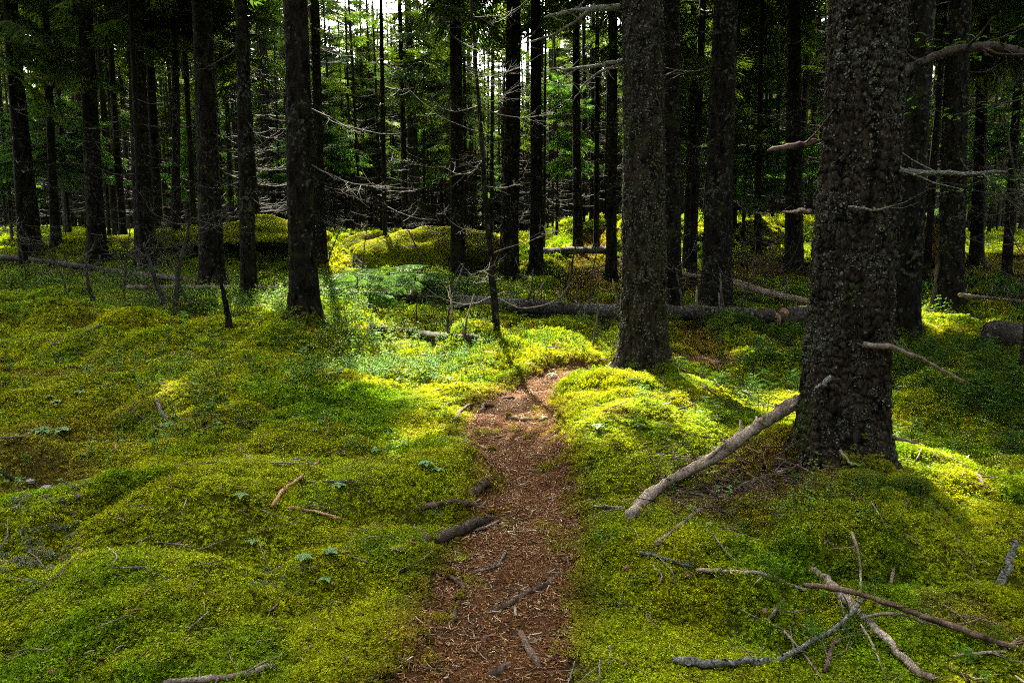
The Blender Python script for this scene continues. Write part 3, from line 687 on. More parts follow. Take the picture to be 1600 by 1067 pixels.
T2, b2, r2, V2 = spruce(1006, 582, 65, 1005, 'broad pale-flecked spruce at the head of the path, right of the bend', 19, 7.5, 60, 2.4, 0, kind='second')
lichen_flakes(T2, V2, 13000, .0062, 3.6, 2); d2 = b2.y
limb(T2, b2, [(972, 96, d2), (950, 100, d2 - .1), (920, 105, d2), (890, 109, d2 + .1), (865, 107, d2 + .2)], .022, .008, 'lichened', 7)
limb(T2, b2, [(972, 100, d2), (940, 112, d2 - .2), (915, 130, d2 - .3), (895, 160, d2 - .4)], .014, .004, 'twig', 6)
limb(T2, b2, [(968, 12, d2), (930, 14, d2 - .1), (890, 18, d2), (850, 28, d2 + .1)], .03, .014, 'lichened', 8, flakes=True)
limb(T2, b2, [(930, 8, d2 - .1), (890, 40, d2 - .1), (850, 60, d2), (810, 70, d2 + .2)], .016, .006, 'twig', 7)

near = [  # px, py, w, px_top, label, height, h0, nb, dead, kind
 (1045, 482, 38, 1046, 'dark spruce half hidden behind the broad pale-flecked spruce', 18, 7, 70, 5, 'near'),
 (477, 500, 43, 461, 'straight dark spruce on the sunlit moss hummock left of centre', 18, 6.5, 70, 4, 'near'),
 (390, 475, 24, 378, 'slim spruce just left of the spruce on the sunlit hummock', 16, 6, 60, 9, 'near'),
 (332, 460, 38, 315, 'thick spruce rising from the left log, behind the bare stub', 18, 6, 80, 9, 'near'),
 (228, 432, 31, 208, 'spruce left of the thick spruce, behind the tangled dead saplings', 17, 6.2, 70, 9, 'near'),
 (152, 405, 27, 133, 'second trunk from the left, above the long fallen left log', 17, 6.6, 70, 10, 'near'),
 (50, 405, 28, 16, 'leftmost spruce leaning slightly left', 17, 6.5, 70, 12, 'near'),
 (503, 425, 17, 492, 'thin spruce close behind the spruce on the sunlit hummock', 15, 6, 50, 12, 'near'),
 (1117, 495, 46, 1137, 'lichen-speckled spruce standing at the end of the long log', 18, 6.5, 80, 6, 'near'),
 (1408, 530, 47, 1440, 'mottled grey spruce just right of the big scaly spruce', 18, 7, 80, 3, 'near'),
 (1482, 488, 40, 1500, 'black-barked spruce with one long root flare, right side', 18, 7, 80, 4, 'near'),
 (1241, 432, 27, 1240, 'spruce with curved bare branches beside the pale birch log', 17, 6, 80, 12, 'near'),
 (795, 440, 29, 803, 'spruce behind the middle of the long log', 18, 6, 80, 12, 'near'),
 (838, 430, 21, 836, 'smooth black trunk a step right of the middle of the log', 17, 6.5, 70, 12, 'near'),
 (716, 442, 24, 712, 'dark spruce right of the mossy boulder', 17, 5.5, 80, 12, 'mid'),
 (955, 442, 17, 958, 'thin trunk tight against the left edge of the broad spruce', 16, 6, 60, 8, 'mid'),
 (650, 372, 20, 636, 'spruce rising from behind the top of the mossy boulder', 17, 5, 80, 10, 'mid'),
 (903, 398, 15, 900, 'slim trunk on the brown slope at the far log', 16, 5.5, 60, 10, 'mid'),
 (594, 345, 17, 578, 'pale grey trunk behind the mossy boulder', 18, 6.5, 60, 8, 'mid'),
 (1074, 425, 15, 1085, 'thin trunk between the broad spruce and the speckled spruce', 16, 6, 60, 10, 'mid'),
 (194, 385, 12, 168, 'thin leaning trunk between the two left spruces', 15, 5, 50, 10, 'mid'),
 (276, 395, 14, 272, 'thin dark trunk left of the thick spruce', 15, 5, 50, 12, 'mid'),
 (1446, 455, 11, 1478, 'thin dark trunk between the mottled spruce and black-barked spruce', 15, 5.5, 50, 10, 'mid'),
 (1525, 418, 20, 1541, 'mid-sized trunk beyond the black-barked spruce', 16, 5, 70, 12, 'mid'),
 (1572, 440, 14, 1598, 'small leaning trunk at the right edge above the twiggy log', 15, 4.5, 60, 12, 'mid'),
 (614, 352, 10, 606, 'very thin trunk just right of the pale grey trunk', 15, 5, 50, 10, 'mid'),
 (690, 352, 12, 700, 'thin trunk seen over the right shoulder of the boulder', 15, 5, 50, 10, 'mid'),
 (552, 350, 12, 543, 'thin trunk left of the pale grey trunk', 15, 4.5, 60, 10, 'mid'),
 (932, 392, 9, 934, 'pole-thin trunk at the right end of the far log', 14, 5, 40, 10, 'mid'),
 (1183, 395, 10, 1190, 'pole-thin trunk right of the speckled spruce', 14, 5, 50, 10, 'mid'),
 (1290, 400, 14, 1300, 'trunk half hidden behind the big scaly spruce', 15, 5, 50, 8, 'mid'),
 (88, 385, 14, 70, 'thin trunk between the leftmost spruce and its neighbour', 15, 4, 60, 12, 'mid'),
]
for (px, py, w, pt, lb, Ht, h0, nb, dd, kd) in near:
    spruce(px, py, w * .94, pt, lb, Ht, h0, nb, 1.7, int(dd * 1.7), (1.0 if py < 460 else 1.6, 6.0), kd, dark=(px < 460))
edge, eb, er, _ = spruce(1612, 588, 26, 1640, 'trunk cut off by the right edge of the view', 16, 8, 0, 1.8, 0, kind='near')

# ------------------------------------------------------------------ the far forest: single trees sharing trunk and branch meshes
FT = [trunk_mesh(3000 + k, .13, 16, (random.uniform(-.4, .4), random.uniform(-.4, .4)), 12, 14, 7, .4, 0, mat='bark_far')[0] for k in range(5)]
FB = [branch_whorl(400 + k, 44, .8, 7.5, .12, 'twig_dark') for k in range(6)]
pts = [tuple(o.location)[:2] for o in COL.objects if o.get('category') == 'tree']
random.seed(99); far = []; tries = 0
while len(far) < 252 and tries < 90000:
    tries += 1; y = math.sqrt(random.uniform(15.5 ** 2, 60 ** 2)); x = random.uniform(-1, 1) * (.69 * y + 1.5)
    if y < 24 and random.random() < .25: continue
    if abs(x + 3.1) < 2.4 and abs(y - 17.5) < 2.2: continue
    if min((x - a) ** 2 + (y - b) ** 2 for a, b in pts) < (1.25 if y < 35 else 1.0) ** 2: continue
    if path_dist(np.array([x]), np.array([y]))[0] < 2 and y < 24: continue
    pts.append((x, y)); far.append((x, y))
LM = [(50, 'the leftmost spruce'), (152, 'the second left trunk'), (228, 'the third left trunk'), (332, 'the thick left spruce'), (390, 'the slim left spruce'), (477, 'the sunlit-hummock spruce'),
      (594, 'the pale grey trunk'), (650, 'the trunk behind the boulder'), (716, 'the trunk right of the boulder'), (795, 'the spruce behind the log'), (838, 'the smooth black trunk'), (903, 'the slim trunk on the slope'), (1006, 'the broad spruce at the path'), (1117, 'the lichen-speckled spruce'),
      (1241, 'the curved-branch spruce'), (1312, 'the big scaly spruce'), (1408, 'the mottled spruce'), (1482, 'the black-barked spruce'), (1525, 'the mid-sized right trunk'), (1572, 'the small leaning right-edge trunk'), (1600, 'the edge-cut trunk')]
ORD = ['first', 'second', 'third', 'fourth', 'fifth', 'sixth', 'seventh', 'eighth', 'ninth', 'tenth'] + 'eleventh twelfth thirteenth fourteenth fifteenth sixteenth seventeenth eighteenth nineteenth twentieth'.split() + ['twenty-' + w for w in 'first second third fourth fifth sixth seventh eighth ninth'.split()] + ['very last'] * 9
cnt = {}; FL = {}
for (x, y) in sorted(far, key=lambda q: q[0] / q[1]):
    p = 800 + F * x / y; nm = 'the leftmost spruce'; side = 'left'
    for (lp, ln) in LM:
        if p > lp: nm = ln; side = 'right'
    dd = 'nearer slim spruce' if y < 34 else ('distant thin spruce' if y < 48 else 'faintest edge spruce'); c_ = cnt.get((nm, side, dd), 0); cnt[(nm, side, dd)] = c_ + 1
    FL[(x, y)] = '%s %s going right from %s' % (ORD[c_], dd, nm) if side == 'right' else '%s %s going right, left of %s' % (ORD[c_], dd, nm)
for (x, y) in far:
    b = Vector((x, y, GH(x, y))); Ht = random.uniform(14, 20)
    root = thing('spruce_tree', b, FL[(x, y)], 'tree', 'slim spruces of the far forest')
    root.rotation_euler = (random.uniform(-.02, .02), random.uniform(-.025, .025), random.random() * 6.28); rs = random.uniform(.4, 1.05)
    t = obj('trunk', random.choice(FT), root); t.scale = (rs, rs, Ht / 16)
    d = obj('dead_branches', random.choice(FB), root, kind='stuff'); s = random.uniform(.8, 1.25); d.scale = (s, s, random.uniform(.8, 1.1))
    P, R, L = crown_points(b, (0, 0), Ht, random.uniform(3.2, 7.0), random.uniform(1.3, 2.1), random.randint(115, 170), int(x * 1000 + y * 77) & 0xffff)
    R = R.copy(); R[:, 2] -= root.rotation_euler[2]
    if len(P): scatter('crown', BOUGH, P, R, L, None, None, root)
# the last belt of the wood, beyond the trees one can tell apart: one mass
mb = MB(); PP = []; RR = []; LL = []; random.seed(55)
for i in range(330):
    y = random.uniform(58, 84); x = random.uniform(-1, 1) * (.72 * y + 3); p = 800 + F * x / y
    if (395 < p < 440 or 605 < p < 680 or 525 < p < 545) and random.random() < .2: continue
    Ht = random.uniform(9, 18); z0 = GH(x, y); mb.tube([(x, y, z0 - .2), (x, y, z0 + Ht * .5), (x, y, z0 + Ht)], [random.uniform(.09, .16), .08, .02], 7)
    P, R, L = crown_points((x, y, z0), (0, 0), Ht, random.choice((.3, .6, 1.5, 3.0)), random.uniform(1.8, 2.8), 150, i + 9000, False); PP.append(P + np.array([x, y, z0])); RR.append(R); LL.append(L)
for i in range(330):
    y = random.uniform(40, 82); x = random.uniform(-1, 1) * (.72 * y + 3); z0 = GH(x, y); r_ = random.uniform(.05, .11); q = random.uniform(-.4, .4); mb.tube([(x, y, z0 - .2), (x + q * .4, y, z0 + 7), (x + q, y, z0 + 14)], [r_, r_ * .7, .02], 6)
for i in range(300):
    y = random.uniform(24, 52); x = random.uniform(-1, 1) * (.68 * y + 2); z0 = GH(x, y); r_ = random.uniform(.03, .075); q = random.uniform(-.35, .35); mb.tube([(x, y, z0 - .2), (x + q * .4, y, z0 + 6), (x + q, y, z0 + 13)], [r_, r_ * .7, .015], 6)
wm = obj('distant_woods', mb.mesh('distant_woods', M['bark_far']), kind='stuff', label='last belt of the spruce wood closing the view', cat='woods')
scatter('crown', BOUGH, np.vstack(PP), np.vstack(RR), np.concatenate(LL), None, None, wm)
# the rest of the wood that stands round the camera's back and sides: one mass
mb = MB(); PP = []; RR = []; LL = []
for i in range(64):
    for _ in range(50):
        a = random.uniform(0, 6.283); d = random.uniform(8.5, 24); x, y = d * math.sin(a), d * math.cos(a)
        if y > 0 and abs(x) < .72 * y + 3.0: continue
        if min((x - p) ** 2 + (y - q) ** 2 for p, q in pts) > 1.6 ** 2: break
    else: continue
    pts.append((x, y)); Ht = random.uniform(12, 17); z0 = GH(x, y)
    mb.tube([(x, y, z0 - .2), (x, y, z0 + Ht * .5), (x, y, z0 + Ht)], [random.uniform(.12, .24), .1, .02], 10)
    P, R, L = crown_points((x, y, z0), (0, 0), Ht, 1.6, 2.4, 170, i + 5000, False); PP.append(P + np.array([x, y, z0])); RR.append(R); LL.append(L)
wm = obj('surrounding_woods', mb.mesh('surrounding_woods', M['bark_far']), kind='stuff', label='rest of the spruce wood standing all round the clearing', cat='woods')
scatter('crown', BOUGH, np.vstack(PP), np.vstack(RR), np.concatenate(LL), None, None, wm)
#==END_PART2==
# ------------------------------------------------------------------ boulder and mossy humps behind
def mossy_rock(px, py, w, hgt, dep, label, seed, undercut=.0, name='mossy_boulder'):
    b = G(px, py); b.z = GH(b.x, b.y + dep * .35); c = Vector((b.x, b.y + dep * .5, b.z)); root = thing(name, c, label, 'boulder')
    nu, nv = 64, 34; u = np.arange(nu) / nu * 2 * math.pi; v = np.linspace(-.35, math.pi / 2, nv); Vg, Ug = np.meshgrid(v, u, indexing='ij')
    x = np.cos(Vg) * np.cos(Ug); y = np.cos(Vg) * np.sin(Ug); z = np.sin(Vg)
    k = 1 + .55 * (vn3(x * 1.6 + seed, y * 1.6, z * 1.6, seed) - .5) + .26 * (vn3(x * 4 + seed, y * 4, z * 4, seed + 1) - .5)
    cut = 1 - undercut * sst(.15, -.05, z) * sst(.2, -.6, y)
    P = np.stack([x * k * w / 2 * cut, y * k * dep / 2 * cut, z * k * hgt], -1); V = P.reshape(-1, 3)
    i = np.arange(nv - 1)[:, None] * nu; j = np.arange(nu)[None, :]; q = (j + 1) % nu
    obj('rock', mesh_np('rock', V, [np.stack([i + j, i + q, i + nu + q, i + nu + j], -1).reshape(-1, 4)], M['moss_rock'], True), root)
    n = 26000; a = rng.random(n) * (nv - 2); e = rng.random(n) * nu; i0 = a.astype(int); j0 = e.astype(int) % nu; j1 = (j0 + 1) % nu; fa = (a - i0)[:, None]; fe = (e - e.astype(int))[:, None]
    p = (P[i0, j0] * (1 - fa) + P[i0 + 1, j0] * fa) * (1 - fe) + (P[i0, j1] * (1 - fa) + P[i0 + 1, j1] * fa) * fe
    nn = np.cross(P[i0, j1] - P[i0, j0], P[i0 + 1, j0] - P[i0, j0]); nn /= np.linalg.norm(nn, axis=1)[:, None] + 1e-9
    kp = (nn[:, 2] > -.15 + .35 * rng.random(n)) | (rng.random(n) < .08); kp &= rng.random(n) < np.cos(v[i0]) + .1
    p = p[kp]; nn = nn[kp]; m = len(p)
    R = np.stack([-np.arcsin(np.clip(nn[:, 1], -1, 1)), np.arctan2(nn[:, 0], nn[:, 2]), rng.random(m) * 0], 1)
    col = moss_col(p[:, 0] * 2 + c.x, p[:, 1] * 2 + c.y) * (.8 + .4 * rng.random((m, 1))); col[:, 0] = np.maximum(col[:, 0], col[:, 1] * .9); col *= 1.15
    scatter('moss', MOSS, p + nn * .01, R, rng.uniform(1.5, 2.5, m), col, None, root)
    return root
mossy_rock(655, 432, 3.9, 1.05, 2.6, 'large moss-covered boulder in sun, between the log and the far trees', 3, .5)
mossy_rock(585, 414, 1.9, .78, 1.6, 'sunlit rounded moss hump leaning on the left shoulder of the large boulder', 5, .4)
mossy_rock(395, 418, 3.2, .55, 2.0, 'mossy bank with dark hollow beneath, between the two slim left trunks', 8, .6)
mossy_rock(285, 405, 2.6, .45, 1.8, 'shaded mossy hump behind the tangled dead saplings', 9, .5)
mossy_rock(110, 395, 2.6, .4, 2.0, 'dark mossy hump far left, above the long fallen left log', 12, .3)
mossy_rock(1440, 425, 2.2, .9, 1.8, 'black shadowed mossy hump between the mottled and black-barked spruces', 15, .5)
mossy_rock(1195, 388, 1.3, .5, 1.2, 'small mossy hump on the slope beside the curved-branch spruce', 17, .3)

# ------------------------------------------------------------------ logs
def log(pts, r, label, mat='log', name='fallen_log', cat='log', ends=True, stubs=0, seed=0, stub_h=(.1, .4), group=None, taper=.8):
    random.seed(500 + seed); W = [G(p[0], p[1], (p[2] if len(p) > 2 else r)) for p in pts]; o0 = W[0].copy()
    P = smooth_pts([w - o0 for w in W], 10, r * .06); n = len(P); mb = MB(); rad = np.linspace(r, r * taper, n) * (1 + .14 * (rng.random(n) - .5))
    mb.tube(P, rad, 16, True, .07); root = thing(name, o0, label, cat, group); obj('bark', mb.mesh('bark', M[mat]), root)
    if ends:
        for k, q in ((0, 1), (n - 1, n - 2)):
            d = (P[k] - P[q]) / np.linalg.norm(P[k] - P[q]); e = MB(); e.tube([P[k] - d * .02, P[k] + d * .006], rad[k] * .93, 14); obj('cut_end', e.mesh('cut_end', M['cut_wood'], False), root)
    for i in range(stubs):
        k = random.randrange(2, n - 2); e = MB(); d = np.array([random.uniform(-.5, .5), random.uniform(-.6, .3), random.choice((1, 1, 1, -.6))]); d /= np.linalg.norm(d); l = random.uniform(*stub_h)
        e.tube([P[k], P[k] + d * l * .5 + np.array([random.uniform(-.05, .05), 0, 0]), P[k] + d * (l + rad[k])], [r * .16 + .006, r * .12 + .004, r * .05 + .002], 5)
        obj('branch_stub', e.mesh('branch_stub', M[random.choice(('grey_wood', 'twig', 'twig_dark'))]), root)
    return root
log([(640, 463), (700, 470), (800, 478), (900, 484), (1000, 488), (1100, 490), (1207, 494)], .122, 'long dark fallen trunk lying behind the broad pale-flecked spruce', stubs=26, seed=1, stub_h=(.12, .6))
log([(1214, 499), (1250, 497), (1300, 496)], .10, 'short cut log with orange end, lower of the two left of the big spruce', seed=2)
log([(1225, 489, .22), (1262, 484, .22), (1305, 480, .22)], .07, 'thinner short log resting on the cut log with orange end', seed=3)
log([(500, 455, .1), (560, 460, .1), (645, 466, .12)], .085, 'fern-covered left end piece of the fallen trunk', seed=4, ends=False)
log([(575, 513), (640, 520), (700, 527), (748, 529)], .055, 'grey log sunk in bright moss near the thin leaning sapling', 'log', stubs=5, seed=5, stub_h=(.15, .55))
log([(198, 449, .2), (300, 449, .2), (400, 450, .2), (470, 452, .2)], .042, 'thin grey log behind the thick spruce and the slim spruce', 'grey_wood', stubs=10, seed=6, stub_h=(.1, .4))
log([(0, 402, .3), (60, 408, .32), (130, 417, .34), (190, 426, .3), (290, 436, .25)], .07, 'long fallen left log lying across the shaded leafy plants', stubs=12, seed=7)
log([(1145, 440, .25), (1180, 451, .25), (1215, 461, .22), (1258, 470, .2)], .06, 'white-barked birch log slanting down behind the big spruce', 'pale_wood', seed=8, stubs=4, name='birch_log')
log([(1040, 426, .3), (1080, 430, .3), (1142, 439, .28)], .045, 'grey birch top between the broad spruce and speckled spruce', 'grey_wood', seed=9, name='birch_log')
log([(825, 396), (880, 392), (960, 391)], .11, 'straight far log on the sunny slope beyond the smooth black trunk', seed=10)
log([(380, 352), (450, 353), (500, 356)], .14, 'far shaded log behind the straight dark spruce', seed=11)
log([(1500, 461, .3), (1550, 466, .3), (1610, 472, .3)], .03, 'thin twiggy pole with short spikes at the right edge', 'grey_wood', stubs=9, seed=12, stub_h=(.1, .25), taper=.6)
log([(1545, 524, .14), (1580, 524, .14), (1640, 526, .14)], .16, 'stout mossy log with broken reddish end, right edge', seed=13)
log([(1000, 430), (1045, 447)], .10, 'dark log end in the shade of the second broad trunk', seed=14)

# ------------------------------------------------------------------ fallen branches, sticks and roots
def stick(pts, r0, r1, mat, label, name='fallen_branch', cat='branch', tw=0, sub=5, rough=.12, tl=(.05, .16), seed=None, lich=0):
    random.seed(int(pts[0][0] * 7 + pts[0][1] * 13)); W = []
    for p in pts:
        if len(p) == 4: W.append(at_depth(p[0], p[1], p[2]))
        else:
            if len(p) > 2: W.append(G(p[0], p[1], p[2]))
            else:
                f_ = max(1, G(p[0], p[1]).y / 3.6) ** .95; W.append(G(p[0], p[1], r0 * .6 + .015 * f_ * (1 if f_ < 2 else (2 / f_) ** .35)))
    o0 = W[0].copy(); P = smooth_pts([w - o0 for w in W], sub, min(.006, r0 * .35)); n = len(P); mb = MB()
    rad = np.linspace(r0, r1, n) * (1 + .35 * (vn2(np.arange(n) * .37, np.full(n, pts[0][0])) - .5)); rad[0] *= .7; rad[-1] *= .55; mb.tube(P, rad, 10 if r0 > .012 else 6, True, rough * .6)
    for i in range(max(0, int(n * .25))):     # knots
        k = random.randrange(1, n - 1); d = np.array([random.gauss(0, 1), random.gauss(0, 1), abs(random.gauss(0, 1))]); d /= np.linalg.norm(d)
        mb.tube([P[k], P[k] + d * rad[k] * 1.5], [rad[k] * .5, rad[k] * .22], 5)
    o = None
    me = mb.mesh(name, M[mat]); root = obj(name, me, None, o0, None, label, cat)
    for i in range(tw):
        k = random.randrange(n // 5, n - 1); t = P[min(k + 1, n - 1)] - P[k - 1]; t /= np.linalg.norm(t); d = t + np.array([random.gauss(0, .8), random.gauss(0, .8), random.gauss(.25, .3)]); d /= np.linalg.norm(d); l = random.uniform(*tl); e = MB()
        e.tube([P[k], P[k] + d * l * .5, P[k] + d * l + np.array([random.uniform(-.02, .02), 0, random.uniform(-.01, .03)])], [rad[k] * .45, rad[k] * .35, rad[k] * .15], 5)
        obj('side_twig', e.mesh('side_twig', M[mat]), root)
    if lich:
        e = MB()
        for i in range(lich):
            k = random.randrange(n); a = rng.normal(size=3); a /= np.linalg.norm(a); c = np.cross(a, rng.normal(size=3)); c /= np.linalg.norm(c); q = P[k] + a * rad[k] * 1.1; q[2] = max(q[2], P[k][2]); s = random.uniform(.006, .014)
            e.add([q - c * s, q + a * s * .8, q + c * s, q - a * s * .6], [(0, 1, 2), (0, 2, 3)])
        obj('lichen', e.mesh('lichen', M['lichen'], False), root, kind='stuff')
    return root
# the pale limb leaning on the big spruce
stick([(984, 808), (1005, 784), (1040, 755, .05), (1075, 735, .09), (1110, 717, .12), (1150, 690, .17), (1195, 658, .24), (1240, 632, .30), (1262, 622, .33)], .030, .036, 'pale_wood', 'thick pale barkless limb leaning against the foot of the big spruce', tw=3, sub=6, tl=(.08, .2))
stick([(1000, 792, .035), (992, 800, .02), (984, 812, .012)], .026, .010, 'tan_wood', 'orange broken tip at the lower end of the pale leaning limb', name='broken_limb_tip')
L = [
 ([(425, 790), (440, 768), (470, 745), (500, 718)], .011, .007, 'tan_wood', 'orange-tan bent stick on moss left of the path, upper', 0),
 ([(450, 793), (480, 797), (510, 803), (535, 812)], .009, .007, 'tan_wood', 'short tan stick just below the orange-tan bent stick', 1),
 ([(423, 722), (450, 723), (485, 724)], .007, .006, 'pale_wood', 'pale straight stick touching the top of the bent stick', 0),
 ([(375, 702), (385, 710), (394, 722)], .007, .004, 'pale_wood', 'tiny pale twig left of the straight stick', 0),
 ([(243, 622), (250, 640), (262, 656)], .016, .013, 'lichened', 'stubby lichened stick with broken orange tip', 0),
 ([(78, 540), (100, 532), (125, 522), (158, 508)], .022, .016, 'grey_wood', 'dark weathered branch across the left moss hummock', 1),
 ([(0, 684), (30, 682), (50, 675), (72, 665)], .010, .007, 'grey_wood', 'grey stick at the left edge beside the bunchberries', 0),
 ([(0, 596), (25, 603), (58, 614)], .010, .006, 'grey_wood', 'thin grey stick at the left edge above the brown hollow', 0),
 ([(0, 736), (20, 748), (34, 762), (38, 776)], .009, .006, 'dark_wood', 'dark bent twig at the left edge beside the half-buried stone', 2),
 ([(0, 803), (18, 790), (38, 777)], .007, .004, 'dark_wood', 'thin dark twig under the bent twig at the left edge', 0),
 ([(255, 1066), (320, 1062), (380, 1052), (432, 1038)], .012, .009, 'grey_wood', 'grey branch cut by the bottom edge, left of the path', 2),
 ([(205, 642), (250, 668), (290, 672), (330, 655)], .008, .005, 'dark_wood', 'curved dark twig in the hollow left of the lichened stick', 1),
 ([(83, 560), (110, 572), (140, 577)], .010, .006, 'dark_wood', 'short dark stick below the weathered branch', 1),
 ([(590, 612), (600, 606), (612, 596)], .010, .006, 'dark_wood', 'small dark twig in leafy moss left of the path bend', 0),
 ([(628, 548), (650, 554), (690, 556), (725, 548)], .018, .012, 'grey_wood', 'curved grey branch in the sunlit moss below the sunk log', 2),
 ([(655, 573), (690, 572), (728, 571)], .006, .005, 'pale_wood', 'pale straight twig under the curved grey branch', 0),
 ([(512, 505), (525, 516), (545, 527)], .014, .008, 'dark_wood', 'dark stick on the sunlit moss beside the straight spruce', 0),
 ([(710, 658), (720, 642), (736, 631)], .017, .013, 'root', 'weathered stick standing at the left edge of the path bend', 0),
 ([(684, 640), (695, 633), (706, 628)], .006, .005, 'pale_wood', 'tiny pale twig left of the path bend', 0),
 ([(885, 795), (900, 789), (925, 779)], .007, .006, 'pale_wood', 'pale twig on the right rim of the path', 0),
 ([(925, 790), (950, 791), (975, 792)], .006, .005, 'pale_wood', 'straight pale twig near the tip of the leaning limb', 0),
 ([(1025, 850), (1060, 822), (1105, 790), (1150, 763), (1190, 747), (1240, 732)], .012, .012, 'grey_wood', 'long slender branch below the pale leaning limb', 4),
 ([(1100, 785), (1120, 760), (1140, 742)], .009, .006, 'pale_wood', 'short forked branch propped over the brown twig litter', 3),
 ([(1109, 800), (1112, 772), (1113, 756)], .007, .006, 'grey_wood', 'upright reddish twig in the litter under the limb', 0),
 ([(1000, 862), (1030, 870), (1060, 879), (1085, 885)], .008, .007, 'lichened', 'knobbly twig right of the path, above the long twig', 2),
 ([(1018, 882), (1027, 890), (1034, 900), (1030, 914)], .005, .003, 'grey_wood', 'tiny curved twig below the knobbly twig', 0),
 ([(1088, 890), (1140, 893), (1190, 896), (1240, 915), (1262, 922)], .009, .007, 'pale_wood', 'long tan twig running to the white broken branch', 2),
 ([(1150, 838), (1180, 848), (1204, 862)], .009, .006, 'pale_wood', 'pale stick under the brown litter patch', 0),
 ([(1262, 888), (1290, 905), (1320, 935), (1350, 965), (1385, 1000), (1430, 1045), (1460, 1063)], .021, .013, 'pale_wood', 'white broken branch, thickest in the lower right tangle', 3),
 ([(1255, 912, .10), (1310, 920, .11), (1380, 940, .10), (1440, 962, .08), (1520, 990, .06), (1610, 1018, .04)], .010, .012, 'root', 'long red-brown branch crossing over the white broken branch', 4),
 ([(1052, 1030), (1110, 1036), (1170, 1034), (1215, 1030), (1260, 1006, .05), (1310, 975, .08), (1352, 935, .10)], .015, .008, 'lichened', 'lichen-crusted branch along the bottom right', 8),
 ([(1330, 830, .12), (1340, 860, .10), (1345, 895, .07), (1345, 925, .05)], .006, .005, 'pale_wood', 'thin pale twig standing upright over the tangle', 2),
 ([(1345, 965, .08), (1400, 958, .06), (1450, 976, .04)], .007, .004, 'grey_wood', 'thin curved twig from the middle of the tangle', 2),
 ([(1345, 975, .08), (1365, 1010, .05), (1385, 1062, .02)], .005, .004, 'pale_wood', 'fine straight twig pointing down from the tangle', 0),
 ([(1225, 985, .06), (1255, 1020, .04), (1285, 1063, .02)], .005, .004, 'pale_wood', 'fine twig slanting to the bottom edge left of the tangle', 1),
 ([(1288, 1048), (1300, 1010), (1312, 990)], .010, .008, 'root', 'short reddish stick under the tangle', 0),
 ([(1200, 968), (1213, 950), (1225, 935)], .009, .006, 'grey_wood', 'short grey twig pair left of the tangle', 1),
 ([(1460, 1030), (1500, 1050), (1530, 1066)], .008, .006, 'pale_wood', 'tan twig at the bottom edge right of the white branch', 1),
 ([(1490, 1025, .04), (1530, 1020, .04), (1575, 1017, .03)], .006, .004, 'grey_wood', 'forked grey twig below the red-brown branch', 3),
 ([(1562, 912), (1570, 895), (1582, 862, .05), (1588, 845, .08)], .017, .010, 'lichened', 'short dark lichened stub standing at the right edge', 0),
 ([(1392, 912), (1394, 898), (1397, 885)], .009, .007, 'pale_wood', 'short pale stick upright in the right moss', 0),
 ([(1508, 896), (1520, 905), (1535, 915)], .004, .003, 'pale_wood', 'hair-thin pale twig on the right moss', 0),
 ([(1285, 858), (1292, 845), (1300, 852)], .006, .004, 'grey_wood', 'tiny twig beside the upright pale twig', 0),
 ([(1410, 770), (1418, 780), (1415, 792)], .006, .004, 'grey_wood', 'small hooked twig on the shaded mound', 0),
 ([(1525, 738), (1532, 748), (1540, 762)], .012, .008, 'grey_wood', 'forked stub casting shade in the right sunlit moss', 2),
 ([(1558, 768), (1568, 755), (1575, 745)], .007, .004, 'grey_wood', 'thin leaning twig in the right sunlit moss', 1),
 ([(1500, 618), (1515, 628), (1528, 637)], .008, .006, 'pale_wood', 'pale stick on the shaded moss right of the big spruce', 0),
 ([(1100, 572, .05), (1112, 585, .03), (1122, 602)], .010, .007, 'grey_wood', 'short grey stick in sun right of the broad spruce', 1),
 ([(1120, 592), (1145, 603), (1165, 612), (1186, 625)], .012, .008, 'grey_wood', 'grey branch lying in the sun strip between the two big spruces', 2),
 ([(1048, 562), (1060, 571), (1072, 580)], .012, .008, 'dark_wood', 'dark stick tucked behind the foot of the broad spruce', 0),
 ([(1060, 640, .04), (1085, 630, .03), (1075, 622)], .007, .004, 'dark_wood', 'dark forked twig in the shadow stripe on the mound', 2),
 ([(1095, 600), (1125, 622), (1162, 645)], .007, .005, 'dark_wood', 'dark curved twig on the shaded strip above the limb', 1),
 ([(1385, 502), (1400, 496), (1425, 488)], .014, .008, 'grey_wood', 'grey stick at the root flare of the black-barked spruce', 1),
 ([(940, 942), (980, 945), (1015, 955), (1020, 965)], .006, .004, 'dark_wood', 'thin dark curved twig on moss right of the lower path', 0),
 ([(790, 862), (775, 885), (740, 892)], .007, .005, 'grey_wood', 'slim stick lying lengthwise in the middle of the path', 0),
 ([(742, 828), (762, 822), (782, 813)], .008, .007, 'pale_wood', 'orange splinter of wood on the path below the mossy root', 0),
 ([(804, 948), (806, 962)], .007, .006, 'pale_wood', 'short whitish stick upright on the lower path', 0),
 ([(1010, 562), (980, 545), (945, 535)], .009, .006, 'dark_wood', 'dark twig in moss left of the broad spruce foot', 2),
 ([(600, 505, .05), (640, 512), (660, 525)], .009, .006, 'dark_wood', 'dark twig crossing the sunk grey log', 2),
 ([(1170, 500), (1195, 515), (1215, 530)], .011, .007, 'grey_wood', 'grey stick in front of the cut log', 1),
 ([(505, 752), (530, 753), (556, 752)], .007, .005, 'dark_wood', 'thin dark twig left of the path, level with the bent stick', 0),
 ([(168, 855), (182, 868), (176, 882)], .005, .003, 'pale_wood', 'tiny curled twig on the left front moss', 0),
 ([(420, 955), (432, 945), (438, 932)], .005, .004, 'grey_wood', 'tiny upright twig on the middle of the left front moss', 0),
]
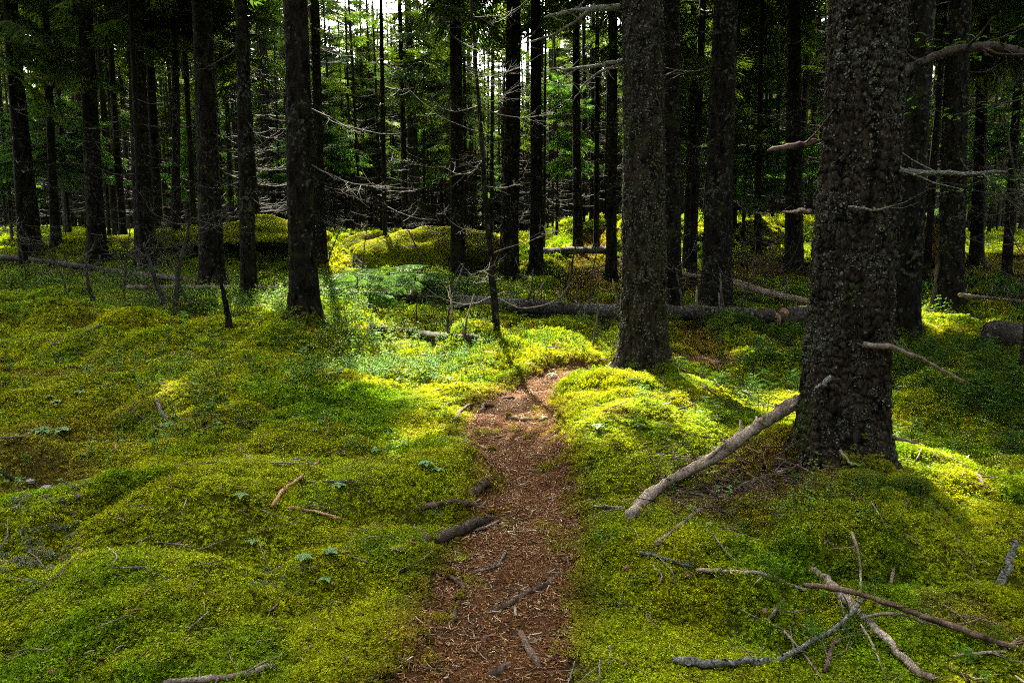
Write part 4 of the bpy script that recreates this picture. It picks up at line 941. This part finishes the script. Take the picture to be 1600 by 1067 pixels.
for (p, a, b_, mt, lb, tw) in L: stick(p, a, b_, mt, lb, tw=tw, lich=(60 if mt == 'lichened' and len(p) > 3 else 0))
R_ = [
 ([(648, 850), (680, 842), (715, 830), (748, 815), (775, 807)], .030, .020, 'dark_wood', 'thick dark root under a moss ledge, left edge of the path'),
 ([(640, 798), (670, 790), (705, 784), (735, 786), (758, 796)], .014, .012, 'root', 'curved root arching over the moss above the thick dark root'),
 ([(728, 778), (745, 766), (757, 754), (768, 750)], .026, .020, 'root', 'stubby root bulging at the left rim of the path'),
 ([(812, 733), (835, 736), (858, 732)], .014, .010, 'root', 'small forked root on the right half of the path'),
 ([(790, 660), (805, 654), (825, 657), (842, 656)], .024, .016, 'root', 'knuckled grey root across the upper path, right side'),
 ([(775, 628), (795, 622), (815, 624)], .022, .012, 'root', 'rounded grey root highest up the path'),
 ([(755, 650), (754, 638), (760, 632), (783, 638)], .018, .012, 'root', 'hooked root standing at the left rim near the top of the path'),
 ([(750, 690), (775, 684), (800, 678)], .012, .009, 'dark_wood', 'straight dark root crossing the path below the hooked root'),
 ([(728, 696), (750, 698), (770, 704), (785, 696)], .012, .008, 'root', 'forked root leaving the moss left of the upper path'),
 ([(762, 965), (790, 945), (820, 928), (850, 914), (882, 894)], .014, .010, 'root', 'long thin root slanting across the lower path'),
 ([(672, 890), (700, 898), (722, 915), (730, 925)], .009, .008, 'root', 'thin root curling from the moss into the lower path'),
 ([(690, 990), (705, 970), (715, 945), (725, 930), (745, 928)], .011, .008, 'root', 'twisted root beside the small moss cushion'),
 ([(755, 885), (775, 882), (800, 870)], .010, .007, 'root', 'short root in the path just below the thick dark root'),
 ([(810, 985), (825, 1010), (838, 1032), (850, 1052)], .014, .012, 'root', 'knobbly red-brown root along the right of the lower path'),
 ([(752, 1062), (780, 1048), (808, 1030)], .014, .011, 'root', 'root cut by the bottom edge in the middle of the path'),
 ([(660, 905), (664, 925), (670, 955)], .011, .008, 'root', 'flaking root half buried at the left side of the lower path'),
 ([(560, 1075), (600, 1052), (632, 1060)], .008, .006, 'dark_wood', 'thin root at the bottom edge left of the path'),
 ([(1180, 735), (1215, 728), (1250, 726)], .020, .030, 'bark', 'moss-edged root running left from the big spruce'),
]
def bury(P3, a):
    q = [list(t) for t in P3]; q[0][2] = -a * .9; q[-1][2] = -a * .9; return [tuple(t) for t in q]
for (p, a, b_, mt, lb) in R_:
    pl = [(x, y, -a * .25) for (x, y) in p]; rt = stick(bury([((x, y, a * .5 + .020) if path_dist(*[np.array([c_]) for c_ in G(x, y)[:2]])[0] > 1.0 else (x, y, a * .35 + .008)) for (x, y) in p], a), a * 1.12, b_ * 1.1, mt, lb, 'exposed_root', 'root')
    if p[0][0] < 735 or a > .022:      # moss grown over its back
        vv = np.array([v.co[:] for v in rt.data.vertices]); m = 90; k_ = rng.integers(0, len(vv), m * 3); q_ = vv[k_]; q_ = q_[(q_[:, 2] + rt.location.z > H(q_[:, 0] + rt.location.x, q_[:, 1] + rt.location.y) + .012) & (fbm(q_[:, 0] * 14, q_[:, 1] * 14, 2, 88) > .47)][:m]; m = len(q_)
        if m: scatter('moss', MOSS, q_ + np.array([0, .012, .002]), np.stack([rng.normal(0, .3, m), rng.normal(0, .3, m), rng.random(m) * 6.28], 1), rng.uniform(.35, .8, m), moss_col(q_[:, 0] + rt.location.x, q_[:, 1] + rt.location.y) * (.8 + .4 * rng.random((m, 1))), None, rt)
# twig litter under the limb
TL = []
random.seed(4)
rc = G(1150, 775)
mbx = MB()
for i in range(430):
    x = rc.x + random.gauss(0, .26); y = rc.y + random.gauss(0, .22); a = random.random() * 6.28; l = random.uniform(.05, .2); z = GH(x, y) + random.uniform(.01, .05)
    d = np.array([math.cos(a), math.sin(a), random.uniform(-.12, .3)]); P0 = np.array([x, y, z]); mbx.tube([P0, P0 + d * l * .5 + rng.normal(0, .006, 3), P0 + d * l], random.uniform(.002, .004), 4)
obj('twig_litter', mbx.mesh('twig_litter', M['root']), kind='stuff')

# ------------------------------------------------------------------ dead saplings and tangled dead shrubs
def dead_sapling(px, py, top, r, label, nb=14, seed=0, spread=(.3, .9), z0=.15, mats=('twig_dark', 'twig'), name='dead_sapling', mid=None):
    """top = (px, py) of its tip at the same depth"""
    b = G(px, py); random.seed(seed + 7000); root = thing(name, b, label, 'sapling'); q = at_depth(top[0], top[1], b.y + random.uniform(-.1, .1)) - b
    m = (q * .5 + Vector((random.uniform(-.06, .06), random.uniform(-.05, .05), 0)) * q.length) if mid is None else at_depth(mid[0], mid[1], b.y) - b
    P = smooth_pts([Vector((0, 0, -.08)), m, q], 7, min(r * .4, .008)); n = len(P); mb = MB(); rad = np.linspace(r, r * .3, n); mb.tube(P, rad, 8, True, .1); obj('stem', mb.mesh('stem', M[mats[0]]), root)
    for i in range(nb):
        k = min(n - 1, max(1, int(n * (z0 + (1 - z0) * random.random())))); o = obj('dead_branch', random.choice(DB[10:] if random.random() < .55 else DB[:10]), root)
        o.location = tuple(P[k]); s = random.uniform(*spread); o.scale = (s, s, s); o.rotation_euler = (random.uniform(-.6, .6), random.uniform(-.9, .3), random.random() * 6.283)
    return root
dead_sapling(777, 518, (735, -20), .042, 'thin dead spruce with arching bare twigs, on the bright moss hummock', 30, 1, (.35, .95), .12, mats=('bark', 'twig'), mid=(757, 290))
dead_sapling(360, 514, (342, 430), .05, 'bare leaning stub on the moss in front of the thick spruce', 0, 2, mats=('bark', 'twig'))
dead_sapling(262, 482, (225, 380), .05, 'leaning dead stem, left one of the forked pair in the leafy plants', 19, 3, (.4, 1.0))
dead_sapling(272, 484, (300, 340), .045, 'upright dead stem of the forked pair in the leafy plants', 22, 4, (.4, 1.0))
dead_sapling(306, 486, (262, 400), .022, 'thin slanting dead stem right of the forked pair', 11, 5, (.3, .8))
dead_sapling(150, 475, (135, 395), .045, 'short dark broken sapling with a pale split side', 13, 6, (.3, .8))
dead_sapling(192, 477, (205, 350), .024, 'straight thin dead sapling left of the forked pair', 11, 7, (.3, .8))
dead_sapling(110, 468, (62, 370), .020, 'curved dead sapling leaning left among leafy plants', 15, 8, (.3, .9))
dead_sapling(42, 455, (25, 360), .020, 'small dead sapling at the left edge of the leafy plants', 15, 9, (.3, .9))
dead_sapling(505, 430, (548, 330), .022, 'dead sapling forking beside the sunlit bank', 17, 10, (.3, .8))
dead_sapling(565, 446, (575, 345), .018, 'slender dark sapling in front of the round moss hump', 9, 11, (.3, .8))
dead_sapling(665, 440, (620, 330), .022, 'bent dead sapling in front of the large boulder', 13, 12, (.4, .9))
dead_sapling(700, 534, (705, 470), .024, 'bare upright fork rising from the sunk grey log', 3, 13, (.2, .5))
dead_sapling(652, 524, (653, 462), .016, 'single upright spike on the sunk grey log', 1, 14, (.1, .3))
dead_sapling(880, 470, (900, 375), .030, 'tall black dead sapling leaning right over the long log', 9, 15, (.3, .7))
dead_sapling(862, 470, (893, 440), .020, 'short dark dead stick leaning over the long log', 2, 16, (.2, .5))
dead_sapling(918, 470, (935, 380), .022, 'thin dead sapling leaning right, nearest the broad spruce', 7, 17, (.2, .6))
dead_sapling(925, 545, (938, 440), .014, 'pale curved dead twig standing before the log', 4, 18, (.2, .5), mats=('twig', 'twig'))
dead_sapling(845, 480, (850, 425), .014, 'pale broken stick standing by the middle of the log', 1, 19, (.1, .3), mats=('twig', 'twig'))
dead_sapling(1150, 500, (1195, 400), .022, 'tangled dead branch beside the lichen-speckled spruce', 19, 20, (.4, .9))
dead_sapling(1075, 498, (1055, 420), .024, 'dark dead stem between the two middle spruces', 11, 21, (.3, .8))
dead_sapling(1235, 470, (1215, 350), .020, 'dead sapling with hooked branches before the birch log', 15, 22, (.4, 1.0))
dead_sapling(425, 455, (440, 405), .014, 'pale forked dead branch behind the straight spruce', 4, 23, (.3, .6), mats=('twig', 'twig'))
for k, (px, py, tx, ty, lb) in enumerate([(1640, 470, 1560, 120, 'bare pale-twigged dead tree hanging in from the right edge, upper'), (1650, 520, 1600, 230, 'bare pale-twigged dead tree at the right edge, lower')]):
    b = G(px, py); dead_sapling(px, py, (tx, ty), .03, lb, 34, 30 + k, (.5, 1.2), .25, mats=('twig', 'twig'))

# ------------------------------------------------------------------ small plants
def leaf(mb, p, d, L, w, v, droop=.25, n=4):
    d = np.array(d, float); d /= np.linalg.norm(d); s = np.cross(d, [0, 0, 1]); s /= np.linalg.norm(s) + 1e-9; up = np.cross(s, d); Vv = []
    for i in range(n + 1):
        t = i / n; ww = w * math.sin(math.pi * min(1, .08 + .92 * t) ** .8) if 0 < i < n else w * .08; c = p + d * L * t - np.array([0, 0, 1]) * droop * L * t * t
        Vv += [c - s * ww + up * ww * .25, c - up * .0006, c + s * ww + up * ww * .25]
    Q = []
    for i in range(n): b = i * 3; Q += [(b, b + 1, b + 4, b + 3), (b + 1, b + 2, b + 5, b + 4)]
    mb.add(Vv, (), Q, v)
def whorl(seed, k=5, L=.032, stem=.05):
    random.seed(seed); mb = MB(); mb.tube([(0, 0, -.02), (.003, 0, stem * .5), (0, 0, stem)], .0012, 4, False, var=.3); o0 = random.random() * 6
    for i in range(k):
        a = o0 + i * 6.283 / k + random.uniform(-.15, .15); leaf(mb, np.array([0, 0, stem]), (math.cos(a), math.sin(a), random.uniform(.05, .3)), L * random.uniform(.8, 1.15), L * .32, random.random())
    return mb
def sprig(seed, h=.16, k=16, L=.018):
    random.seed(seed); mb = MB()
    for s in range(3):
        a = random.random() * 6.283; q = np.array([math.cos(a) * .05, math.sin(a) * .05, h * random.uniform(.6, 1.1)]); mb.tube([(0, 0, -.02), q * .5 + [0, 0, .01], q], .0014, 3, False, var=.1)
        for i in range(k // 3 + 2):
            t = random.uniform(.35, 1.05); b = random.random() * 6.283; leaf(mb, q * t, (math.cos(b), math.sin(b), random.uniform(-.1, .4)), L * random.uniform(.7, 1.3), L * .33, random.random(), .2, 2)
    return mb
def seedling(seed, h=.2):
    random.seed(seed); mb = MB(); mb.tube([(0, 0, -.02), (0, 0, h)], [.003, .001], 4, False, var=.1)
    for i in range(15):
        t = .12 + .85 * i / 14; a = i * 2.4; l = (.14 * (1 - t) + .03); d = np.array([math.cos(a), math.sin(a), random.uniform(-.05, .35)])
        for k in range(4):
            q = np.array([0, 0, h * t]) + d * l * (k + .4) / 4
            for s2 in (-1, 1):
                b = a + s2 * .75; strip(mb, q, np.array([math.cos(b), math.sin(b), .1]), .035, .0045, np.array([0, 0, 1.0]), random.random())
        strip(mb, np.array([0, 0, h * t]) + d * l * .8, d, .04, .005, np.array([0, 0, 1.0]), random.random())
    return mb
WH = [whorl(s, k) .mesh('leaf_whorl', M['herb'], True) for s, k in ((1, 4), (2, 5), (3, 6), (4, 5))]
HERB = inst_group('herb', WH[:3] + [sprig(s).mesh('leafy_sprig', M['herb'], True) for s in range(4)])
SEED = inst_group('conifer_seedling', [seedling(s).mesh('seedling', M['seedling'], False) for s in range(4)])
def patch(name, grp, regs, seed, col, sc, idx=None):
    """regs: (px, py, rx m, ry m, count)"""
    PX = []; PY = []
    for (px, py, rx, ry, n) in regs:
        c = G(px, py); PX.append(c.x + rng.normal(0, rx, n)); PY.append(c.y + rng.normal(0, ry, n))
    x = np.concatenate(PX); y = np.concatenate(PY); ok = (path_dist(x, y) > 1.15) & (fbm(x * 1.6, y * 1.6, 2, seed) > .40); x = x[ok]; y = y[ok]; n = len(x)
    tn = np.array(col) * (.7 + .6 * rng.random((n, 1))) * np.array([1, 1, 1]) ; mixk = rng.random((n, 1)) < .25; tn = np.where(mixk, tn * np.array([1.5, 1.05, .6]), tn)
    r = np.stack([rng.normal(0, .2, n), rng.normal(0, .2, n), rng.random(n) * 6.283], 1)
    scatter(name, grp, np.stack([x, y, H(x, y) + .01], 1), r, rng.uniform(sc[0], sc[1], n), tn, None if idx is None else rng.choice(idx, n))
patch('undergrowth', HERB, [(60, 440, 1.3, 1.2, 1500), (200, 450, 1.3, 1.0, 1900), (330, 470, .9, .7, 900), (610, 445, 1.1, 1.0, 1100), (700, 460, .6, .8, 400), (430, 490, .6, .5, 150), (560, 450, 1.0, 1.0, 700), (660, 470, 1.0, .9, 600), (610, 500, .8, .5, 250), (560, 540, .6, .5, 260), (1500, 470, 1.3, 1.0, 500), (1580, 430, 1.2, 1.4, 400)], 301, (.115, .185, .035), (1.1, 2.3))
patch('low_herbs', HERB, [(620, 580, .6, .7, 420), (560, 630, .5, .5, 220), (680, 560, .6, .3, 120), (640, 600, .5, .5, 200), (400, 560, 1.0, .8, 260), (330, 620, .8, .6, 150), (250, 690, .7, .5, 50), (100, 650, .6, .4, 50), (150, 560, 1.0, .6, 120), (870, 540, .6, .5, 60), (1000, 640, .35, .25, 26), (1350, 660, .6, .5, 60), (1480, 690, .7, .4, 60), (720, 700, .6, .6, 14), (480, 700, .8, .8, 30), (1250, 800, .5, .3, 20)], 305, (.10, .19, .045), (.7, 1.35))
patch('conifer_seedlings', SEED, [(1190, 540, .7, .9, 330), (1120, 540, .5, .6, 130), (1220, 590, .5, .4, 160), (1430, 570, .6, .8, 260), (1530, 590, .8, .7, 240), (1470, 640, .8, .5, 140), (1560, 640, .5, .5, 90), (1130, 650, .3, .25, 12)], 309, (.050, .100, .012), (.5, 1.15))
patch('tiny_seedlings', SEED, [(1330, 1010, .16, .10, 16), (1235, 940, .10, .08, 7), (1400, 740, .3, .15, 12), (1540, 800, .35, .2, 16), (1560, 1040, .15, .08, 8), (90, 730, .2, .15, 6), (20, 1040, .05, .05, 4), (1300, 870, .3, .2, 8)], 310, (.050, .110, .012), (.22, .42))
# needles, bark scales and dead twigs lying over the moss
lp = wedge_points(1.7, 13, lambda d: .075 * max(1, d / 4)); kp = (path_dist(lp[:, 0], lp[:, 1]) > 1.0) & (fbm(lp[:, 0] * 1.3, lp[:, 1] * 1.3, 3, 401) > .30 + .4 * rng.random(len(lp))); lp = lp[kp]; n = len(lp); lf = np.maximum(1, lp[:, 1] / 4)
lc = np.array([(.20, .10, .045), (.30, .20, .11), (.10, .05, .025), (.36, .29, .19), (.16, .07, .03)])[rng.integers(0, 5, n)] * (.6 + .7 * rng.random((n, 1)))
scatter('forest_litter', LIT, np.stack([lp[:, 0], lp[:, 1], H(lp[:, 0], lp[:, 1]) + .021 * lf ** .7], 1), np.stack([rng.normal(0, .35, n), rng.normal(0, .35, n), rng.random(n) * 6.283], 1), rng.uniform(.5, 1.5, n) * lf ** .8, lc)
mb = MB(); random.seed(77)
for i in range(420):
    y = 1.9 + 9 * random.random() ** 1.3; x = random.uniform(-1, 1) * (y * .66 + .4)
    if path_dist(np.array([x]), np.array([y]))[0] < .9: continue
    a = random.random() * 6.28; l = random.uniform(.05, .26); z = GH(x, y) + .022 + .004 * y; c, s_ = math.cos(a) * l, math.sin(a) * l; r_ = random.uniform(.0015, .0035) * (1 + y * .08)
    k_ = rng.normal(0, .1 * l, 3); z2 = GH(x + c, y + s_) + .02 + .004 * y; mb.tube([(x, y, z), (x + c * .5 + k_[0], y + s_ * .5 + k_[1], (z + z2) / 2 + abs(k_[2]) * .5), (x + c, y + s_, z2)], [r_, r_ * .9, r_ * .5], 4)
    if random.random() < .4: mb.tube([(x + c * .5, y + s_ * .5, (z + z2) / 2), (x + c * .7 - s_ * .2, y + s_ * .7 + c * .2, z2 + .012)], [r_ * .6, r_ * .3], 4)
obj('scattered_twigs', mb.mesh('scattered_twigs', M['grey_wood']), kind='stuff')
# reindeer lichen: pale branching cushions
def cushion(seed):
    random.seed(seed); mb = MB()
    for i in range(60):
        a = random.random() * 6.283; e = random.uniform(.2, 1.4); d = np.array([math.cos(a) * math.cos(e), math.sin(a) * math.cos(e), math.sin(e)]); q = d * .016
        for j in range(3): leaflet(mb, q, d + rng.normal(0, .6, 3), random.uniform(.005, .010), .0011, np.array([0.1, .2, 1.0]), random.random())
    return mb.mesh('lichen_cushion', M['litter'], False)
CUSH = inst_group('lichen_cushion', [cushion(s) for s in range(3)])
patch('reindeer_lichen', CUSH, [(85, 800, .18, .24, 150), (40, 850, .16, .14, 60), (200, 780, .08, .05, 14), (1250, 770, .09, .07, 70), (1230, 800, .05, .05, 30), (30, 610, .3, .12, 50), (440, 920, .1, .1, 12)], 311, (.15, .17, .10), (.7, 1.3))
# bunchberries one can pick out
BB = [((68, 684), 6, 1.5, 'largest bunchberry, at the left edge below the grey stick'), ((98, 683), 5, 1.4, 'four-leaved bunchberry right of the largest one'), ((88, 636), 5, 1.1, 'bunchberry above the largest one, under the brown hollow rim'), ((78, 626), 4, .9, 'yellowish young bunchberry highest in the left hollow'),
      ((125, 620), 5, 1.0, 'bluish bunchberry on the brown moss, right of the yellowish one'), ((262, 672), 6, 1.1, 'bunchberry in front of the stubby lichened stick'), ((272, 655), 4, .8, 'small bunchberry touching the foot of the lichened stick'), ((142, 698), 5, .9, 'bunchberry low in the left hollow near the stone'),
      ((665, 735), 6, 1.1, 'bunchberry cluster left of the path, level with the bent stick'), ((685, 742), 5, .8, 'smaller bunchberry right next to the cluster left of the path'), ((475, 884), 5, 1.0, 'bunchberry on the left front moss, middle of three'), ((516, 873), 5, .9, 'dark bunchberry, rightmost of three on the left front moss'), ((510, 915), 4, .8, 'bunchberry, lowest of three on the left front moss'),
      ((396, 855), 4, .7, 'bright small bunchberry alone on the left front moss'), ((530, 767), 5, .8, 'bunchberry left of the path beside the thin dark twig'), ((378, 783), 4, .8, 'bunchberry beside the lower end of the bent stick'), ((984, 580), 6, 1.2, 'white-green sprig at the foot of the broad spruce'), ((863, 592), 5, 1.1, 'leafy sprig at the bend of the path'),
      ((935, 675), 5, 1.0, 'bunchberry on the lit moss mound right of the path'), ((1000, 672), 4, .8, 'small bunchberry on the mound below the broad spruce'), ((1118, 636), 4, .8, 'round-leaved plant in the tree shadow on the mound'), ((740, 600), 6, 1.1, 'leafy plant above the left side of the path bend'), ((850, 657), 4, .7, 'tiny plant against the knuckled grey root')]
for i, (p, k, s, lb) in enumerate(BB):
    b = G(*p); root = thing('bunchberry_plant', b, lb, 'plant'); mb = MB(); random.seed(800 + i); mb.tube([(0, 0, -.02), (.003, 0, .02 * s), (0, 0, .045 * s)], .0014, 5, False); obj('stem', mb.mesh('stem', M['cut_wood']), root); o0 = random.random() * 6
    for j in range(k):
        a = o0 + j * 6.283 / k; lm = MB(); s *= 1.0; leaf(lm, np.array([0, 0, .045 * s]), (math.cos(a), math.sin(a), random.uniform(0, .25)), .052 * s * random.uniform(.85, 1.15), .0185 * s, random.random()); obj('leaf', lm.mesh('leaf', M['berry_leaf'] if 'berry_leaf' in M else M['needles_fresh'], True), root)
# spruce cones lying on the moss
mb = MB()
for i in range(9):
    for j in range(8):
        a = j * .785 + i * .4; r = .0075 * math.sin(math.pi * (.12 + .8 * i / 9)); q = np.array([-.018 + i * .0042, math.cos(a) * r, math.sin(a) * r]); leaflet(mb, q, np.array([.5, math.cos(a), math.sin(a)]), .006, .003, np.array([1., 0, 0.1]), random.random())
mb.tube([(-.018, 0, 0), (-.005, 0, 0), (.012, 0, 0), (.02, 0, 0)], [.004, .008, .006, .002], 8)
cone_me = mb.mesh('spruce_cone', M['cone'], False)
CN = [((190, 803), 'lone cone on the top of the left moss mound'), ((131, 836), 'cone low on the left mound near the grey lichen'), ((279, 849), 'darker cone left of the small bright bunchberry'), ((82, 1050), 'cone near the bottom left corner'), ((968, 758), 'upper cone of a pair right of the path'), ((1002, 762), 'cone standing nearer the pale leaning limb'), ((934, 830), 'cone right of the path rim'), ((979, 887), 'cone beside the knobbly twig'), ((987, 903), 'cone just under the one beside the knobbly twig'), ((1175, 876), 'pale cone above the long tan twig'), ((1075, 899), 'reddish cone at the left end of the long tan twig'), ((1195, 955), 'cone in the moss left of the lower right tangle'), ((756, 998), 'dark cone on the lower path'), ((700, 890), 'small cone on the left rim of the path'), ((572, 876), 'cone on moss left of the path, below the moss ledge'), ((1080, 862), 'cone under the slender branch')]
for i, (p, lb) in enumerate(CN):
    b = G(p[0], p[1], .012); o = obj('spruce_cone', cone_me, None, b, None, lb, 'cone'); o.rotation_euler = (0, random.uniform(-.3, .3), random.random() * 6)
# stone half buried at the left
def stone(px, py, s, label, seed):
    b = G(px, py); nu, nv = 26, 16; u = np.arange(nu) / nu * 6.283; v = np.linspace(-1.2, 1.5, nv); Vg, Ug = np.meshgrid(v, u, indexing='ij'); x = np.cos(Vg) * np.cos(Ug); y = np.cos(Vg) * np.sin(Ug); z = np.sin(Vg); k = 1 + .6 * (vn3(x * 1.8 + seed, y * 1.8, z * 1.8, seed) - .5)
    i = np.arange(nv - 1)[:, None] * nu; j = np.arange(nu)[None, :]; q = (j + 1) % nu
    obj('stone', mesh_np('stone', np.stack([x * k * s, y * k * s * .7, z * k * s * .45], -1).reshape(-1, 3), [np.stack([i + j, i + q, i + nu + q, i + nu + j], -1).reshape(-1, 4)], M['stone'], True), None, b, None, label, 'stone')
stone(72, 765, .06, 'half-buried grey stone in the brown hollow at the left', 4)
stone(45, 752, .035, 'smaller stone left of the half-buried grey one', 6)
# small cushions of brighter moss beside the path
def moss_cushion(px, py, s, label, col):
    b = G(px, py); root = thing('moss_cushion', b, label, 'moss cushion'); n = int(420 * s / .07); r = np.sqrt(rng.random(n)); a = rng.random(n) * 6.283; x = r * np.cos(a) * s; y = r * np.sin(a) * s * .8; z = s * .5 * np.sqrt(np.clip(1 - r * r, 0, 1)) - .01
    mb = MB(); 
    for i in range(5): pass
    nu = 20; V = [(0, 0, s * .47)]; T = []
    for i in range(1, 6):
        for j in range(nu): t = i / 5; V.append((t * math.cos(j / nu * 6.283) * s, t * math.sin(j / nu * 6.283) * s * .8, s * .5 * math.sqrt(max(0, 1 - t * t)) - .02 * t - .003))
    for j in range(nu): T.append((0, 1 + j, 1 + (j + 1) % nu))
    Q = [(1 + i * nu + j, 1 + (i + 1) * nu + j, 1 + (i + 1) * nu + (j + 1) % nu, 1 + i * nu + (j + 1) % nu) for i in range(4) for j in range(nu)]
    mb.add(V, T, Q); obj('cushion_body', mb.mesh('cushion_body', M['cushion_soil']), root)
    scatter('moss', MOSS, np.stack([x, y, z], 1), np.stack([-y / s * .8, x / s * .8, rng.random(n) * 6.28], 1), rng.uniform(.35, .6, n), np.array(col) * (.8 + .4 * rng.random((n, 1))), None, root)
M['cushion_soil'] = solid('cushion_soil', two((.05, .05, .01), (.10, .10, .015), 60), .95, .1)
moss_cushion(684, 970, .055, 'small round ochre moss cushion at the left of the lower path', (.22, .17, .02))
moss_cushion(627, 862, .06, 'bright lime moss cushion left of the path', (.26, .30, .02))
moss_cushion(718, 876, .045, 'yellowish moss cushion on the left rim of the path', (.26, .26, .02))
moss_cushion(1284, 742, .06, 'round green moss cushion at the foot of the big spruce', (.11, .17, .015))
moss_cushion(1345, 752, .12, 'wide olive moss cushion in front of the big spruce', (.15, .17, .015))
moss_cushion(1420, 762, .10, 'dull moss cushion right of the wide olive one', (.10, .13, .015))

# ------------------------------------------------------------------ green growth seen between the trunks
def understorey(px, py, h, label, seed, n=60, r=.8, low=.08, depth=None):
    b = G(px, py) if depth is None else Vector((at_depth(px, py, depth).x, depth, 0)); b.z = GH(b.x, b.y); root = thing('young_fir', b, label, 'tree'); mb = MB(); mb.tube([(0, 0, -.1), (0, 0, h * .5), (.02, 0, h)], [.03 + h * .005, .02, .004], 7, False); obj('trunk', mb.mesh('trunk', M['bark']), root)
    rs = np.random.default_rng(seed); t = rs.random(n); z = h * (low + (1 - low) * t); L_ = r * (1.05 - t) ** .8 * rs.uniform(.7, 1.2, n) + .08
    az = rs.random(n) * 6.283; g = np.ones(n, bool)
    for q in (.1, .5, 1.0): g &= ~is_open(b.x + np.cos(az) * L_ * q, b.y + np.sin(az) * L_ * q, b.z + z)
    scatter('crown', FRESH, np.stack([z * 0, z * 0, z], 1)[g], np.stack([rs.normal(0, .2, n), rs.normal(-.05, .15, n) - .4 * t, az], 1)[g], L_[g], None, None, root)
FRESH = inst_group('fresh_bough', [bough(s, 12, 'needles_fresh', .95) for s in range(150, 153)])
understorey(573, 388, 2.3, 'bright green young fir between the mossy bank and the boulder top', 1, 70, .85)
understorey(20, 380, 3.5, 'young fir in the gloom at the far left', 2, 80, 1.2, .35)
understorey(110, 380, 5.0, 'tall young fir with lit sprays, left of the second left trunk', 3, 120, 1.5, .4)
understorey(425, 372, 5.5, 'young fir with a lit green spray between two slim trunks', 4, 120, 1.3, .35)
understorey(1570, 400, 4.5, 'young fir behind the right-edge twigs', 5, 120, 1.6, .3)
understorey(1160, 385, 5.5, 'young fir right of the lichen-speckled spruce', 6, 120, 1.5, .3)
understorey(870, 372, 6.5, 'feathery young fir beyond the smooth black trunk', 7, 130, 1.5, .4)
understorey(670, 365, 6.5, 'young fir behind the large boulder', 8, 130, 1.6, .4)
understorey(330, 368, 5.5, 'young fir behind the thick spruce', 9, 120, 1.5, .3)
understorey(760, 368, 6.0, 'feathery young fir behind the thin dead spruce', 10, 130, 1.5, .4)
understorey(500, 365, 6.0, 'young fir behind the straight dark spruce', 11, 130, 1.5, .45)
understorey(1020, 372, 6.0, 'young fir glimpsed left of the broad spruce', 12, 110, 1.5, .4)
understorey(1345, 380, 5.0, 'young fir hidden mostly behind the big spruce', 13, 100, 1.5, .4)
# fern-like low fir sprays lying above the leafy plants in the middle
def low_spray(px, py, s, label, seed):
    b = G(px, py); root = thing('fir_sapling', b, label, 'sapling'); mb = MB(); mb.tube([(0, 0, -.05), (0, 0, .45 * s)], [.012, .006], 6, False); obj('stem', mb.mesh('stem', M['bark']), root); rs = np.random.default_rng(seed); n = 12
    t = rs.random(n); scatter('crown', FRESH, np.stack([t * 0, t * 0, (.2 + .3 * t) * s], 1), np.stack([rs.normal(0, .15, n), rs.normal(-.05, .1, n), rs.random(n) * 6.283], 1), rs.uniform(.45, .8, n) * s, None, None, root)
for i, (px, py, s, lb) in enumerate([(560, 478, 1.0, 'flat ferny fir sapling right of the straight spruce, palest'), (610, 470, 1.1, 'flat ferny fir sapling in the middle, before the boulder'), (650, 468, .9, 'flat ferny fir sapling at the left end of the long log'), (695, 470, .9, 'flat ferny fir sapling drooping over the long log'), (530, 462, .8, 'small ferny sapling close to the straight spruce'),
                                    (1590, 478, 1.0, 'blue-green ferny sapling at the right edge'), (1405, 462, .7, 'small ferny sapling between the mottled and black-barked spruces'), (1545, 455, .8, 'ferny sapling behind the twiggy pole')]): low_spray(px, py, s, lb, 60 + i)
# broadleaf twigs hanging in at the upper right
def leafy_twig(pts, label, n=26, seed=0):
    random.seed(seed + 900); W = [at_depth(*p) for p in pts]; o0 = W[0].copy(); P = smooth_pts([w - o0 for w in W], 6, .01); root = thing('leafy_branch', o0, label, 'branch'); mb = MB(); mb.tube(P, np.linspace(.006, .002, len(P)), 5, False); obj('twig', mb.mesh('twig', M['twig_dark']), root)
    for i in range(n):
        k = random.randrange(len(P)); a = random.random() * 6.28; lm = MB(); q = P[k] + rng.normal(0, .05, 3); leaf(lm, np.zeros(3), (math.cos(a), math.sin(a), random.uniform(-.2, .2)), random.uniform(.05, .08), .020, random.random()); o = obj('leaf', lm.mesh('leaf', M['needles_fresh'], True), root); o.location = tuple(q)
leafy_twig([(1610, 40, 6.2), (1560, 60, 6.3), (1500, 70, 6.3), (1440, 55, 6.4)], 'broad-leaved twig hanging in at the top right, above the arched branch', 30, 1)
leafy_twig([(1610, 150, 6.6), (1550, 165, 6.6), (1490, 180, 6.6), (1440, 165, 6.7)], 'broad-leaved twig under the arched branch', 26, 2)
leafy_twig([(1610, 290, 7.0), (1560, 275, 7.0), (1510, 290, 7.0), (1470, 285, 7.1)], 'broad-leaved twig below the straight lichened branch', 24, 3)
